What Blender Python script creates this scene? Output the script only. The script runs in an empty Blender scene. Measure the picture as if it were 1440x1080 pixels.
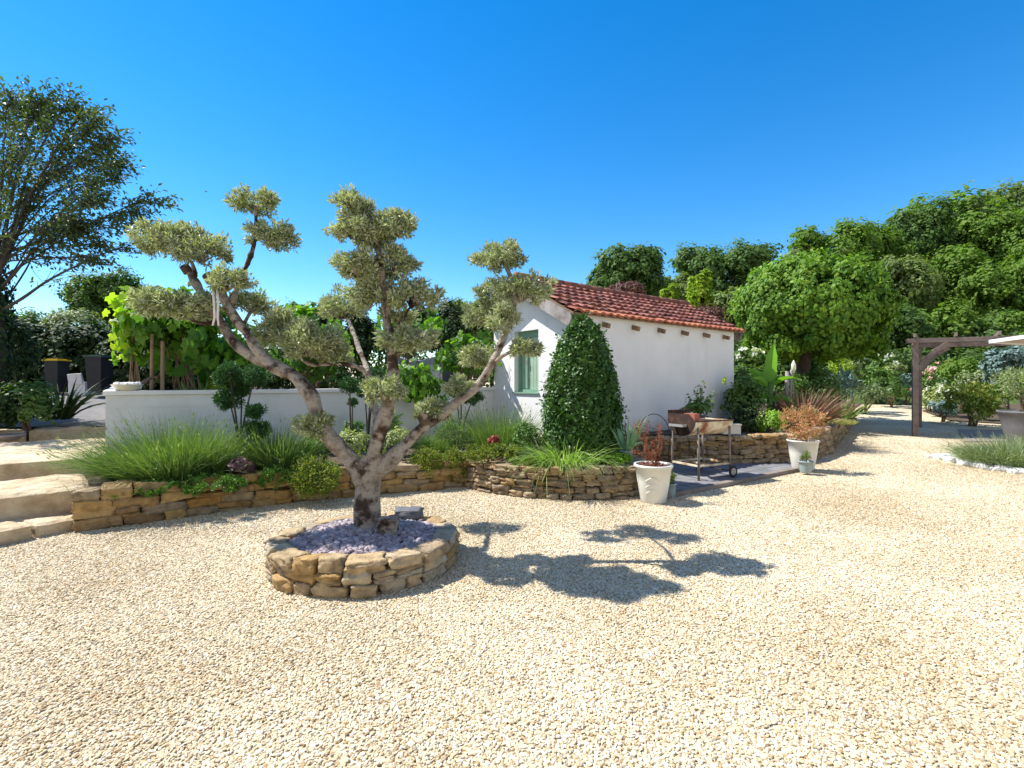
import bpy, math, random
import numpy as np
from mathutils import Vector, noise
rng = np.random.default_rng(11)
random.seed(5)
sc = bpy.context.scene
C = sc.collection
F, H, HY = 700.0, 1.6, 536.0          # focal length in photo pixels, eye height, horizon row
A3 = lambda *a: np.array(a, float)

def W(px, py, Y):
    return A3((px - 720) / F * Y, Y, H - (py - HY) / F * Y)

def gz(y):                            # the yard is flat, then rises gently towards the back
    t = np.maximum(0, np.asarray(y, float) - 9)
    return 0.03 * t + 0.001 * np.minimum(t, 40) ** 2

def GY(py):                           # depth at which the yard meets an image row
    lo, hi = 1.0, 60.0
    for _ in range(50):
        m = (lo + hi) / 2
        if (H - gz(m)) / m * F > py - HY: lo = m
        else: hi = m
    return lo

def G(px, py):
    Y = GY(py); p = W(px, py, Y); p[2] = gz(Y); return p

D1 = A3(.7888, .6146, 0); D2 = A3(-.6146, .7888, 0); UP = A3(0, 0, 1)
WL = {}                               # world origin of every object

def norm(v):
    v = np.asarray(v, float)
    return v / np.maximum(1e-9, np.linalg.norm(v, axis=-1, keepdims=True))

# ------------------------------------------------------------------ objects
def tag(o, label=None, cat=None, group=None, kind=None):
    if label: o['label'] = label
    if cat: o['category'] = cat
    if group: o['group'] = group
    if kind: o['kind'] = kind
    return o

def thing(name, loc, label, cat, group=None, kind=None):
    o = bpy.data.objects.new(name, None); C.objects.link(o)
    o.empty_display_size = .2
    o.location = [float(c) for c in loc]; WL[o.name] = A3(*loc)
    return tag(o, label, cat, group, kind)

class MB:
    """collects shapes; build() links them as one mesh object"""
    def __init__(s): s.v = []; s.f = []; s.n = 0
    def add(s, V, *Fs):
        V = np.asarray(V, float)
        for f in Fs:
            f = np.asarray(f, dtype=np.int64)
            if f.size: s.f.append(f + s.n)
        s.v.append(V); s.n += len(V); return s
    def box(s, c, half, ax=None):
        ax = np.eye(3) if ax is None else np.asarray(ax, float)
        q = A3(*[[i, j, k] for i in (-1, 1) for j in (-1, 1) for k in (-1, 1)]) * A3(*half)
        return s.add(np.asarray(c, float) + q @ ax, [[0, 1, 3, 2], [4, 6, 7, 5], [0, 4, 5, 1], [2, 3, 7, 6], [0, 2, 6, 4], [1, 5, 7, 3]])
    def bar(s, a, b, w, h, up=UP):
        a, b = np.asarray(a, float), np.asarray(b, float)
        d = norm(b - a); side = norm(np.cross(up, d)) if abs(d @ up) < .98 else A3(1, 0, 0)
        return s.box((a + b) / 2, (np.linalg.norm(b - a) / 2, w / 2, h / 2), [d, side, np.cross(d, side)])
    def tube(s, P, R, n=10, rough=0., seed=0., cap=True):
        P = np.asarray(P, float); m = len(P)
        R = np.broadcast_to(np.asarray(R, float), (m,))
        T = norm(np.gradient(P, axis=0))
        ref = A3(1, 0, 0) if abs(T[0][0]) < .8 else A3(0, 1, 0)
        a = np.linspace(0, 2 * math.pi, n, endpoint=False); V = []
        x = norm(np.cross(T[0], ref))
        for i in range(m):
            x = norm(x - T[i] * (x @ T[i])); y = np.cross(T[i], x)
            ring = P[i] + R[i] * (np.cos(a)[:, None] * x + np.sin(a)[:, None] * y)
            if rough:
                for k in range(n):
                    q = ring[k] * (1.6 / max(R[i], .02) ** .6) * .35
                    ring[k] += (ring[k] - P[i]) * rough * noise.noise(Vector(q) + Vector((seed, seed, 0)))
            V.append(ring)
        i, k = np.meshgrid(np.arange(m - 1), np.arange(n), indexing='ij'); i = i.ravel(); k = k.ravel(); k2 = (k + 1) % n
        Q = np.stack([i * n + k, i * n + k2, (i + 1) * n + k2, (i + 1) * n + k], 1)
        s.add(np.concatenate(V), Q)
        if cap:
            s.f.append(np.arange(n)[::-1][None] + s.n - m * n); s.f.append(np.arange(n)[None] + s.n - n)
        return s
    def lathe(s, c, prof, n=40, wob=None):
        c = np.asarray(c, float); a = np.linspace(0, 2 * math.pi, n, endpoint=False); m = len(prof)
        V = np.concatenate([np.stack([c[0] + r * np.cos(a), c[1] + r * np.sin(a), np.full(n, c[2] + z)], 1) for r, z in prof])
        i, k = np.meshgrid(np.arange(m - 1), np.arange(n), indexing='ij'); i = i.ravel(); k = k.ravel(); k2 = (k + 1) % n
        s.add(V, np.stack([i * n + k, i * n + k2, (i + 1) * n + k2, (i + 1) * n + k], 1))
        return s
    def poly(s, P):
        return s.add(P, [list(range(len(P)))])
    def leaves(s, P, d, nrm, L, Wd, tm='hex'):
        t, fs = TM[tm]; N = len(P)
        d = norm(d); sd = np.cross(nrm, d); sd = norm(sd + 1e-6); n2 = np.cross(d, sd)
        L = np.broadcast_to(L, (N,))[:, None, None]; Wd = np.broadcast_to(Wd, (N,))[:, None, None]
        V = P[:, None, :] + t[None, :, 0:1] * L * d[:, None] + t[None, :, 1:2] * Wd * sd[:, None] + t[None, :, 2:3] * L * n2[:, None]
        k = len(t)
        return s.add(V.reshape(-1, 3), *[(np.arange(N)[:, None] * k + np.asarray(f)[None]).astype(np.int64) for f in fs])
    def blades(s, B, d, L, wd, droop, seg=4, tip=.1, seed=0):
        """strips that bend over: B bases, d start directions"""
        N = len(B); d = norm(d); t = np.linspace(0, 1, seg + 1)
        L = np.broadcast_to(L, (N,)); droop = np.broadcast_to(droop, (N,)); wd = np.broadcast_to(wd, (N,))
        sd = norm(np.cross(d, UP) + rng.normal(0, .35, (N, 3)))
        c = B[:, None] + d[:, None] * (L[:, None] * t)[..., None]
        c[..., 2] -= droop[:, None] * L[:, None] * t ** 2
        h = (d * A3(1, 1, 0)); c = c + h[:, None] * (droop[:, None] * L[:, None] * t ** 2 * .35)[..., None]
        w = wd[:, None] * (1 - (1 - tip) * t ** 1.6) / 2
        V = np.stack([c - sd[:, None] * w[..., None], c + sd[:, None] * w[..., None]], 2).reshape(-1, 3)
        k = 2 * (seg + 1); q = np.array([[2 * i, 2 * i + 1, 2 * i + 3, 2 * i + 2] for i in range(seg)])
        return s.add(V, (np.arange(N)[:, None, None] * k + q[None]).reshape(-1, 4))
    def build(s, name, mat, parent=None, loc=None, smooth=False, label=None, cat=None, group=None, kind=None):
        V = np.concatenate(s.v)
        if loc is None:
            loc = WL[parent.name] if parent else A3((V[:, 0].min() + V[:, 0].max()) / 2, (V[:, 1].min() + V[:, 1].max()) / 2, V[:, 2].min())
        loc = np.asarray(loc, float)
        me = bpy.data.meshes.new(name)
        me.vertices.add(len(V)); me.vertices.foreach_set('co', (V - loc).astype(np.float32).ravel())
        lo = np.concatenate([f.ravel() for f in s.f]); cnt = np.concatenate([np.full(len(f), f.shape[1]) for f in s.f])
        st = np.concatenate([[0], np.cumsum(cnt)[:-1]])
        me.loops.add(len(lo)); me.loops.foreach_set('vertex_index', lo.astype(np.int32))
        me.polygons.add(len(cnt)); me.polygons.foreach_set('loop_start', st.astype(np.int32))
        me.polygons.foreach_set('use_smooth', np.full(len(cnt), bool(smooth)))
        me.update(calc_edges=True); me.validate()
        me.materials.append(mat)
        o = bpy.data.objects.new(name, me); C.objects.link(o)
        if parent: o.parent = parent; o.location = [float(c) for c in loc - WL[parent.name]]
        else: o.location = [float(c) for c in loc]
        WL[o.name] = loc
        return tag(o, label, cat, group, kind)

TM = {
    'dia': (A3([0, 0, 0], [.45, .5, .05], [1, 0, -.05], [.45, -.5, .05]), [[[0, 3, 2, 1]]]),
    'hex': (A3([0, 0, 0], [.28, .42, .07], [.68, .4, .05], [1, 0, -.1], [.68, -.4, .05], [.28, -.42, .07]), [[[0, 5, 4, 3, 2, 1]]]),
    'grape': (A3([0, 0, 0], [-.14, .22, .03], [.05, .5, -.04], [.26, .36, .02], [.55, .52, -.05], [.66, .24, .02], [1, 0, -.12],
                 [.66, -.24, .02], [.55, -.52, -.05], [.26, -.36, .02], [.05, -.5, -.04], [-.14, -.22, .03]), [[[0, 11, 10, 9, 8, 7, 6, 5, 4, 3, 2, 1]]]),
}
TM = {k: (t, [np.asarray(f[0]) for f in fs]) for k, (t, fs) in TM.items()}

# ------------------------------------------------------------------ materials
def new_mat(name):
    m = bpy.data.materials.new(name); m.use_nodes = True
    nt = m.node_tree; nt.nodes.clear()
    out = nt.nodes.new('ShaderNodeOutputMaterial')
    return m, nt, out

def ramp(nt, cols, inp, interp='LINEAR'):
    r = nt.nodes.new('ShaderNodeValToRGB'); cr = r.color_ramp; cr.interpolation = interp
    cols = [(i / max(1, len(cols) - 1), c) if len(c) == 3 else (c[0], c[1:]) for i, c in enumerate(cols)]
    while len(cr.elements) < len(cols): cr.elements.new(.5)
    for e, (p, c) in zip(cr.elements, cols): e.position = p; e.color = (*c, 1)
    nt.links.new(inp, r.inputs[0]); return r.outputs[0]

def nz(nt, scale, detail=4, rough=.55, vec=None):
    n = nt.nodes.new('ShaderNodeTexNoise'); n.inputs['Scale'].default_value = scale
    n.inputs['Detail'].default_value = detail; n.inputs['Roughness'].default_value = rough
    if vec is None:
        vec = nt.nodes.new('ShaderNodeTexCoord').outputs['Object']
    nt.links.new(vec, n.inputs['Vector']); return n.outputs['Fac']

def mixc(nt, a, b, fac, mode='MIX'):
    m = nt.nodes.new('ShaderNodeMix'); m.data_type = 'RGBA'; m.blend_type = mode
    for s, v in ((m.inputs[6], a), (m.inputs[7], b), (m.inputs[0], fac)):
        if hasattr(v, 'is_linked') or hasattr(v, 'links'): nt.links.new(v, s)
        elif isinstance(v, (int, float)): s.default_value = v
        else: s.default_value = (*v, 1)
    return m.outputs[2]

def bump(nt, h, strength=.4, dist=.02):
    b = nt.nodes.new('ShaderNodeBump'); b.inputs['Strength'].default_value = strength; b.inputs['Distance'].default_value = dist
    nt.links.new(h, b.inputs['Height']); return b.outputs[0]

def solid(name, cols, scale=6, rough=.8, bscale=None, bstr=.3, bdist=.01, metal=0., island=False, cols2=None, spec=.3):
    """noise-mottled surface; island=True picks the first ramp per separate piece"""
    m, nt, out = new_mat(name)
    p = nt.nodes.new('ShaderNodeBsdfPrincipled')
    n1 = nz(nt, scale, 6, .6)
    if island:
        g = nt.nodes.new('ShaderNodeNewGeometry')
        c = ramp(nt, cols, g.outputs['Random Per Island'])
        if cols2: c = mixc(nt, c, ramp(nt, cols2, n1), 1., 'MULTIPLY')
    else:
        mr = nt.nodes.new('ShaderNodeMapRange'); mr.inputs[1].default_value = .3; mr.inputs[2].default_value = .7
        nt.links.new(n1, mr.inputs[0]); c = ramp(nt, cols, mr.outputs[0])
    nt.links.new(c, p.inputs['Base Color'])
    p.inputs['Roughness'].default_value = rough; p.inputs['Metallic'].default_value = metal
    p.inputs['Specular IOR Level'].default_value = spec
    if bscale: nt.links.new(bump(nt, nz(nt, bscale, 8, .65), bstr, bdist), p.inputs['Normal'])
    nt.links.new(p.outputs[0], out.inputs[0]); return m

def leaf(name, cols, trans=.35, rough=.45, back=None, spec=.4, tint=(1.25, 1.35, .5), gain=1.5):
    m, nt, out = new_mat(name)
    g = nt.nodes.new('ShaderNodeNewGeometry')
    cols = [tuple(min(.8, x * gain) for x in c_) for c_ in cols]
    c = ramp(nt, cols, g.outputs['Random Per Island'])
    n = nz(nt, 1.3, 3)
    c = mixc(nt, c, ramp(nt, [(.3, .72, .76, .72), (.7, 1.2, 1.15, 1.1)], n), 1., 'MULTIPLY')
    if back: c = mixc(nt, c, back, g.outputs['Backfacing'])
    p = nt.nodes.new('ShaderNodeBsdfPrincipled'); nt.links.new(c, p.inputs['Base Color'])
    p.inputs['Roughness'].default_value = rough; p.inputs['Specular IOR Level'].default_value = spec
    t = nt.nodes.new('ShaderNodeBsdfTranslucent'); nt.links.new(mixc(nt, c, tint, 1., 'MULTIPLY'), t.inputs[0])
    mx = nt.nodes.new('ShaderNodeMixShader'); mx.inputs[0].default_value = trans
    nt.links.new(p.outputs[0], mx.inputs[1]); nt.links.new(t.outputs[0], mx.inputs[2])
    nt.links.new(mx.outputs[0], out.inputs[0]); return m

PEB = [(0, .30, .205, .105), (.09, .48, .355, .20), (.24, .61, .51, .34), (.44, .70, .62, .445), (.62, .60, .49, .315), (.78, .76, .70, .565), (.9, .66, .625, .54), (.96, .43, .31, .185), (1, .27, .25, .225)]
def gravel_mat(name, inst):
    m, nt, out = new_mat(name); p = nt.nodes.new('ShaderNodeBsdfPrincipled'); p.inputs['Roughness'].default_value = .75
    p.inputs['Specular IOR Level'].default_value = .25
    if inst:
        oi = nt.nodes.new('ShaderNodeObjectInfo'); c = ramp(nt, PEB, oi.outputs['Random'])
        c = mixc(nt, c, ramp(nt, [(.3, .76, .71, .64), (.62, 1, 1, 1)], nz(nt, .55, 6, vec=nt.nodes.new('ShaderNodeNewGeometry').outputs['Position'])), 1., 'MULTIPLY')
    else:
        pos = nt.nodes.new('ShaderNodeNewGeometry').outputs['Position']
        v = nt.nodes.new('ShaderNodeTexVoronoi'); v.inputs['Scale'].default_value = 42; nt.links.new(pos, v.inputs['Vector'])
        sep = nt.nodes.new('ShaderNodeSeparateColor'); nt.links.new(v.outputs['Color'], sep.inputs[0])
        c = ramp(nt, PEB, sep.outputs[0])
        c = mixc(nt, c, ramp(nt, [(.3, .76, .71, .64), (.62, 1, 1, 1)], nz(nt, .55, 6, vec=pos)), 1., 'MULTIPLY')
        inv = nt.nodes.new('ShaderNodeMath'); inv.operation = 'SUBTRACT'; inv.inputs[0].default_value = 1; nt.links.new(v.outputs['Distance'], inv.inputs[1])
        nt.links.new(bump(nt, inv.outputs[0], .8, .02), p.inputs['Normal'])
    nt.links.new(c, p.inputs['Base Color']); nt.links.new(p.outputs[0], out.inputs[0]); return m

M = {}
M['gravel'] = gravel_mat('gravel_ground', False); M['pebble'] = gravel_mat('pebbles', True)
M['plaster'] = solid('white_plaster', [(.74, .735, .73), (.82, .815, .81)], 1.6, .85, 14, .35, .012)
def wear(m, zlo, zhi, col):
    # soil splash at the foot of the wall and thin rain streaks, broken up by noise
    nt = m.node_tree; p = [n for n in nt.nodes if n.type == 'BSDF_PRINCIPLED'][0]; src = p.inputs['Base Color'].links[0].from_socket
    pos = nt.nodes.new('ShaderNodeNewGeometry').outputs['Position']; sx = nt.nodes.new('ShaderNodeSeparateXYZ'); nt.links.new(pos, sx.inputs[0])
    ad = nt.nodes.new('ShaderNodeMath'); ad.operation = 'MULTIPLY_ADD'; ad.inputs[1].default_value = .5; nt.links.new(nz(nt, 4, 6, .7, pos), ad.inputs[0]); nt.links.new(sx.outputs[2], ad.inputs[2])
    mr = nt.nodes.new('ShaderNodeMapRange'); mr.inputs[1].default_value = zlo + .25; mr.inputs[2].default_value = zhi + .25; nt.links.new(ad.outputs[0], mr.inputs[0])
    c = mixc(nt, col, src, mr.outputs[0])
    mp = nt.nodes.new('ShaderNodeMapping'); mp.inputs['Scale'].default_value = (4, 4, .3); nt.links.new(pos, mp.inputs[0])
    c = mixc(nt, c, ramp(nt, [(.3, .86, .84, .80), (.45, 1, 1, 1)], nz(nt, 1, 4, .6, mp.outputs[0])), .3, 'MULTIPLY')
    nt.links.new(c, p.inputs['Base Color'])
wear(M['plaster'], .45, .85, (.50, .46, .40))
M['wallplaster'] = solid('aged_white_plaster', [(.62, .64, .64), (.76, .77, .76), (.82, .82, .81)], 1.1, .85, 30, .3, .006)
wear(M['wallplaster'], .35, .75, (.46, .45, .40))
M['stone'] = solid('yellow_limestone', [(.36, .21, .075), (.44, .29, .12), (.29, .19, .10), (.47, .33, .15), (.36, .25, .13), (.42, .24, .07), (.31, .25, .18), (.48, .36, .20)], 11, .9, 40, .9, .025,
                   island=True, cols2=[(.25, .40, .37, .34), (.42, .80, .77, .72), (.55, 1.02, 1., .95), (.75, 1.3, 1.27, 1.2)])
M['rubble'] = solid('grey_tan_rubble_stone', [(.33, .23, .13), (.40, .31, .20), (.27, .21, .15), (.44, .35, .24), (.37, .24, .10), (.31, .26, .21)], 11, .9, 40, .9, .025,
                    island=True, cols2=[(.25, .40, .37, .34), (.42, .80, .77, .72), (.55, 1.02, 1., .95), (.75, 1.3, 1.27, 1.2)])
M['ringstone'] = solid('weathered_tan_stone', [(.40, .30, .18), (.46, .35, .21), (.36, .28, .19), (.44, .28, .11), (.52, .44, .32), (.37, .31, .23)], 11, .9, 40, .9, .025,
                       island=True, cols2=[(.25, .40, .37, .34), (.42, .80, .77, .72), (.55, 1.02, 1., .95), (.75, 1.3, 1.27, 1.2)])
M['slab'] = solid('pale_limestone_slab', [(.36, .26, .16), (.54, .43, .29), (.62, .53, .39)], 4, .9, 26, .8, .02)
for k_ in ('stone', 'rubble', 'ringstone'): pass
M['soil'] = solid('dark_soil', [(.06, .045, .03), (.12, .09, .06)], 9, .95, 30, .8, .03)
M['turf'] = solid('hill_undergrowth', [(.04, .07, .018), (.08, .13, .03)], 2, .95, 12, .8, .05)
M['chip'] = solid('violet_slate_chip', [(.24, .19, .205), (.36, .30, .32), (.29, .245, .265), (.45, .385, .40), (.19, .155, .17), (.54, .49, .49)], 8, .75, island=True, cols2=[(.3, .8, .8, .8), (.7, 1.1, 1.1, 1.1)])
M['asphalt'] = solid('grey_tarmac_path', [(.13, .125, .125), (.2, .19, .185)], 8, .95, 60, .5, .01)
M['slate'] = solid('dark_slate_paving', [(.14, .145, .155), (.22, .22, .23), (.17, .17, .185)], 5, .7, 25, .3, .005, island=True, cols2=[(.3, .8, .8, .8), (.7, 1.15, 1.15, 1.15)])
M['shadowsheet'] = solid('brown_shadow_sheet', [(.24, .19, .165), (.32, .26, .23)], 3, .85, 30, .4, .006)  # shadow tone for the gravel, put into a sheet's colour
M['edging'] = solid('grey_brown_edging_timber', [(.16, .13, .11), (.27, .23, .20)], 6, .85, 30, .4, .006)
M['tile'] = solid('terracotta_tile', [(.25, .085, .07), (.33, .12, .095), (.38, .16, .125), (.23, .09, .075), (.39, .165, .115), (.31, .13, .115), (.18, .08, .075)], 4.5, .85, 30, .4, .006, island=True,
                  cols2=[(.32, .22, .20, .20), (.47, .58, .54, .54), (.62, 1., 1., 1.), (.8, 1.12, 1.15, 1.15)])
M['eavetile'] = solid('orange_eave_tile', [(.38, .14, .075), (.46, .18, .095), (.30, .10, .07), (.43, .16, .085)], 4.5, .85, 30, .4, .006, island=True, cols2=[(.3, .45, .4, .4), (.45, .85, .8, .8), (.7, 1.1, 1.1, 1.1)])
M['ridge'] = solid('dark_mossy_ridge_tile', [(.10, .045, .035), (.24, .10, .07), (.16, .09, .06)], 5, .9, 30, .5, .01)
M['greywood'] = solid('weathered_grey_board', [(.16, .13, .12), (.28, .25, .24), (.40, .37, .36)], 5, .85, 30, .5, .006)
M['rafter'] = solid('brown_rafter_wood', [(.16, .10, .06), (.30, .20, .13)], 8, .85)
M['pergola'] = solid('brown_pergola_wood', [(.15, .112, .098), (.26, .205, .185)], 5, .8, 30, .4, .006)
M['greenframe'] = solid('sage_green_paint', [(.17, .30, .22), (.22, .36, .27)], 3, .5)
M['greenpane'] = solid('pale_green_glass', [(.30, .42, .32), (.38, .50, .38)], 5, .12, spec=.6)
M['bark'] = solid('olive_bark', [(.15, .11, .085), (.30, .24, .185), (.47, .41, .35), (.38, .31, .25)], 9, .9, 26, 1., .06)
def blotch(m, scale, lo, hi, dark):
    nt = m.node_tree; p = [n for n in nt.nodes if n.type == 'BSDF_PRINCIPLED'][0]; src = p.inputs['Base Color'].links[0].from_socket
    nt.links.new(mixc(nt, src, ramp(nt, [(lo, *dark), (hi, 1, 1, 1)], nz(nt, scale, 5, .6)), 1., 'MULTIPLY'), p.inputs['Base Color'])
blotch(M['bark'], 4.5, .40, .50, (.22, .17, .14))
M['darkbark'] = solid('dark_bark', [(.05, .04, .03), (.12, .09, .07)], 6, .9, 20, .8, .02)
M['cherrybark'] = solid('grey_cherry_bark', [(.045, .04, .038), (.09, .08, .075)], 6, .9, 20, .8, .02)
M['twig'] = solid('brown_twig', [(.10, .07, .04), (.2, .14, .09)], 8, .9)
M['stub'] = solid('sawn_wood_end', [(.05, .035, .025), (.13, .09, .06)], 20, .9)
M['cord'] = solid('pale_frayed_cord', [(.55, .52, .5), (.72, .7, .68)], 20, .8)
M['whitepot'] = solid('off_white_pot', [(.62, .61, .55), (.74, .73, .67)], 2, .45, spec=.4)
M['bluepot'] = solid('grey_blue_pot', [(.22, .28, .29), (.30, .37, .38)], 4, .5)
M['greypot'] = solid('charcoal_pot', [(.10, .10, .11), (.15, .15, .16)], 4, .6)
M['dish'] = solid('cream_ceramic', [(.6, .58, .48), (.7, .68, .6)], 6, .4)
M['rust'] = solid('rusty_cream_steel', [(.13, .05, .025), (.26, .11, .05), (.55, .45, .31), (.70, .62, .48), (.66, .57, .42)], 4.2, .65, 40, .2, .004)
M['rustdark'] = solid('rusty_dark_steel', [(.025, .018, .016), (.05, .028, .022), (.12, .055, .035)], 8, .75, 40, .3, .004)
M['greymetal'] = solid('dull_grey_steel', [(.30, .27, .26), (.45, .42, .40)], 8, .5, metal=.3)
M['legsteel'] = solid('grey_brown_leg_steel', [(.14, .10, .085), (.30, .26, .235)], 9, .6)
M['brick'] = solid('red_firebrick', [(.28, .09, .06), (.40, .15, .10)], 8, .9)
M['silver'] = solid('bright_foil', [(.6, .6, .62), (.75, .75, .76)], 6, .3, metal=.6)
M['rubber'] = solid('black_rubber', [(.02, .02, .022), (.05, .05, .05)], 8, .8)
M['bin'] = solid('dark_bin_plastic', [(.018, .02, .026), (.03, .033, .04)], 4, .45)
M['yellow'] = solid('yellow_lid_plastic', [(.62, .42, .02), (.72, .50, .03)], 4, .5)
M['greenlid'] = solid('dark_green_lid', [(.04, .09, .07), (.07, .13, .10)], 4, .4)
M['white'] = solid('white_paint', [(.72, .72, .72), (.8, .8, .8)], 4, .6)
M['fabric'] = solid('blue_grey_canvas', [(.24, .29, .36), (.32, .37, .44)], 4, .85)
M['cover'] = solid('slate_blue_cover', [(.06, .075, .095), (.10, .12, .15)], 5, .8)
M['red'] = solid('red_plastic', [(.30, .02, .02), (.42, .04, .03)], 5, .5)
M['canopy'] = solid('taupe_canopy_cloth', [(.38, .31, .27), (.45, .37, .33)], 3, .85)
M['marble'] = solid('white_marble_cobble', [(.7, .7, .7), (.82, .82, .82), (.62, .6, .58)], 6, .7, island=True)
M['pink'] = leaf('pink_petal', [(.65, .22, .25), (.75, .4, .4)], .3)
M['cream'] = leaf('cream_petal', [(.75, .7, .5), (.8, .76, .62)], .3)
M['whitepetal'] = leaf('white_petal', [(.75, .78, .7), (.8, .8, .76)], .3)
M['lilac'] = leaf('lilac_petal', [(.30, .22, .5), (.4, .3, .6)], .3)
# foliage
M['olive'] = leaf('olive_leaf', [(.07, .095, .035), (.15, .185, .07), (.21, .24, .11), (.10, .13, .045), (.36, .38, .27), (.22, .255, .09), (.13, .16, .055), (.50, .52, .42)], .28, .35, back=(.40, .43, .33), tint=(1.2, 1.3, .5), gain=1.55)
M['topiary'] = leaf('laurel_leaf', [(.025, .065, .014), (.045, .105, .02), (.035, .085, .018), (.065, .14, .03)], .25, .42, spec=.35)
M['round'] = leaf('lime_tree_leaf', [(.05, .105, .012), (.085, .165, .016), (.07, .14, .014), (.15, .225, .025)], .38, .5, spec=.25, gain=1.75)
M['hillA'] = leaf('oak_leaf', [(.04, .08, .024), (.06, .105, .032), (.08, .13, .04)], .42, .6, spec=.2, gain=1.85)
M['hillB'] = leaf('fresh_green_leaf', [(.075, .15, .018), (.095, .165, .024), (.115, .175, .04)], .4, .6, spec=.2, gain=1.5)
M['hillC'] = leaf('grey_green_leaf', [(.08, .115, .045), (.10, .14, .05), (.13, .165, .06)], .42, .6, spec=.2, gain=1.9)
M['hillD'] = leaf('yellow_green_leaf', [(.15, .23, .02), (.2, .29, .03), (.24, .3, .04)], .42, .6, spec=.2, gain=1.5)
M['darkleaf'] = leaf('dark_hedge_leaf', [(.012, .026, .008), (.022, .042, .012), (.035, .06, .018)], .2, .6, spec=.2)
M['cherry'] = leaf('cherry_leaf', [(.03, .055, .018), (.05, .085, .028), (.065, .095, .04), (.085, .11, .055)], .3, .5, spec=.25)
M['vine'] = leaf('grape_vine_leaf', [(.04, .105, .012), (.06, .14, .015), (.085, .185, .018), (.12, .23, .02)], .5, .45)
M['vinebright'] = leaf('sunlit_vine_leaf', [(.16, .26, .02), (.22, .34, .03), (.3, .4, .04)], .5, .45)  # brighter copy of the vine leaf, sunlight put into its colour
M['lav'] = leaf('lavender_stem', [(.06, .125, .03), (.09, .17, .035), (.12, .20, .05), (.17, .24, .08), (.07, .12, .05), (.05, .09, .03)], .32, .6, gain=1.4)
M['lavgrey'] = leaf('grey_lavender_stem', [(.12, .16, .09), (.16, .21, .11), (.20, .24, .14)], .3, .6)
M['juniper'] = leaf('juniper_needle', [(.018, .055, .018), (.03, .085, .025), (.045, .11, .035)], .2, .55)
M['hebe'] = leaf('golden_hebe_leaf', [(.06, .115, .015), (.09, .15, .02), (.15, .18, .03), (.2, .2, .05)], .35, .5)
M['varieg'] = leaf('variegated_leaf', [(.12, .17, .05), (.22, .26, .1), (.35, .38, .2), (.1, .15, .04)], .35, .5)
M['box'] = leaf('box_leaf', [(.04, .1, .015), (.06, .14, .02), (.09, .18, .03)], .3, .45)
M['bright'] = leaf('lime_shrub_leaf', [(.13, .25, .02), (.18, .32, .03), (.22, .36, .05)], .4, .5)
M['purple'] = leaf('purple_leaf', [(.05, .03, .035), (.10, .06, .065), (.16, .10, .10)], .25, .4)
M['redleaf'] = leaf('red_leaf', [(.2, .03, .03), (.3, .06, .05)], .3, .45)
M['sedge'] = leaf('sedge_blade', [(.08, .16, .03), (.13, .23, .05), (.24, .33, .13), (.18, .27, .08)], .4, .5)
M['iris'] = leaf('iris_blade', [(.15, .26, .17), (.20, .33, .21), (.27, .39, .26)], .35, .5, gain=1.6)
M['banana'] = leaf('banana_leaf', [(.08, .2, .02), (.12, .27, .03), (.18, .33, .04)], .5, .4)
M['flax'] = leaf('bronze_flax_blade', [(.13, .075, .05), (.20, .12, .085), (.28, .19, .13), (.10, .08, .04), (.17, .09, .075)], .25, .5, tint=(1.2, 1, .8), gain=1.2)
M['nandina'] = leaf('orange_nandina_leaf', [(.22, .26, .07), (.50, .28, .15), (.55, .24, .15), (.32, .32, .10), (.60, .40, .24), (.50, .22, .15), (.2, .24, .08)], .45, .5, tint=(1.3, 1.05, .7), gain=1.25)
M['dead'] = leaf('dead_fern_frond', [(.15, .055, .03), (.22, .08, .045), (.28, .12, .07)], .25, .7, tint=(1, 1, 1))
M['copper'] = leaf('copper_leaf', [(.07, .03, .028), (.11, .05, .04), (.10, .06, .035)], .25, .5, tint=(1.2, .9, .8))
M['bluegrey'] = leaf('blue_grey_leaf', [(.13, .22, .22), (.18, .28, .29), (.24, .34, .33)], .2, .5, gain=.95)
M['midgreen'] = leaf('garden_shrub_leaf', [(.05, .1, .02), (.08, .15, .03), (.11, .18, .045)], .35, .5)
M['sage'] = leaf('sage_leaf', [(.12, .16, .08), (.16, .2, .1), (.2, .24, .13)], .3, .5)
M['drygrass'] = leaf('dry_turf_blade', [(.16, .18, .06), (.24, .22, .09), (.12, .16, .04)], .3, .6)

# ------------------------------------------------------------------ stones
def cubegrid(n):
    P = []; Q = []; k = 0
    l = np.linspace(-1, 1, n + 1)
    for ax in range(3):
        for sg in (-1, 1):
            a, b = np.meshgrid(l, l, indexing='ij'); p = np.zeros(((n + 1) ** 2, 3))
            p[:, ax] = sg; p[:, (ax + 1) % 3] = a.ravel(); p[:, (ax + 2) % 3] = b.ravel(); P.append(p)
            for i in range(n):
                for j in range(n):
                    q = [i * (n + 1) + j, (i + 1) * (n + 1) + j, (i + 1) * (n + 1) + j + 1, i * (n + 1) + j + 1]
                    Q.append([x + k for x in (q if sg > 0 else q[::-1])])
            k += (n + 1) ** 2
    P = np.concatenate(P); U, inv = np.unique(np.round(P, 5), axis=0, return_inverse=True)
    return U, inv.ravel()[np.array(Q)]

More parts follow.
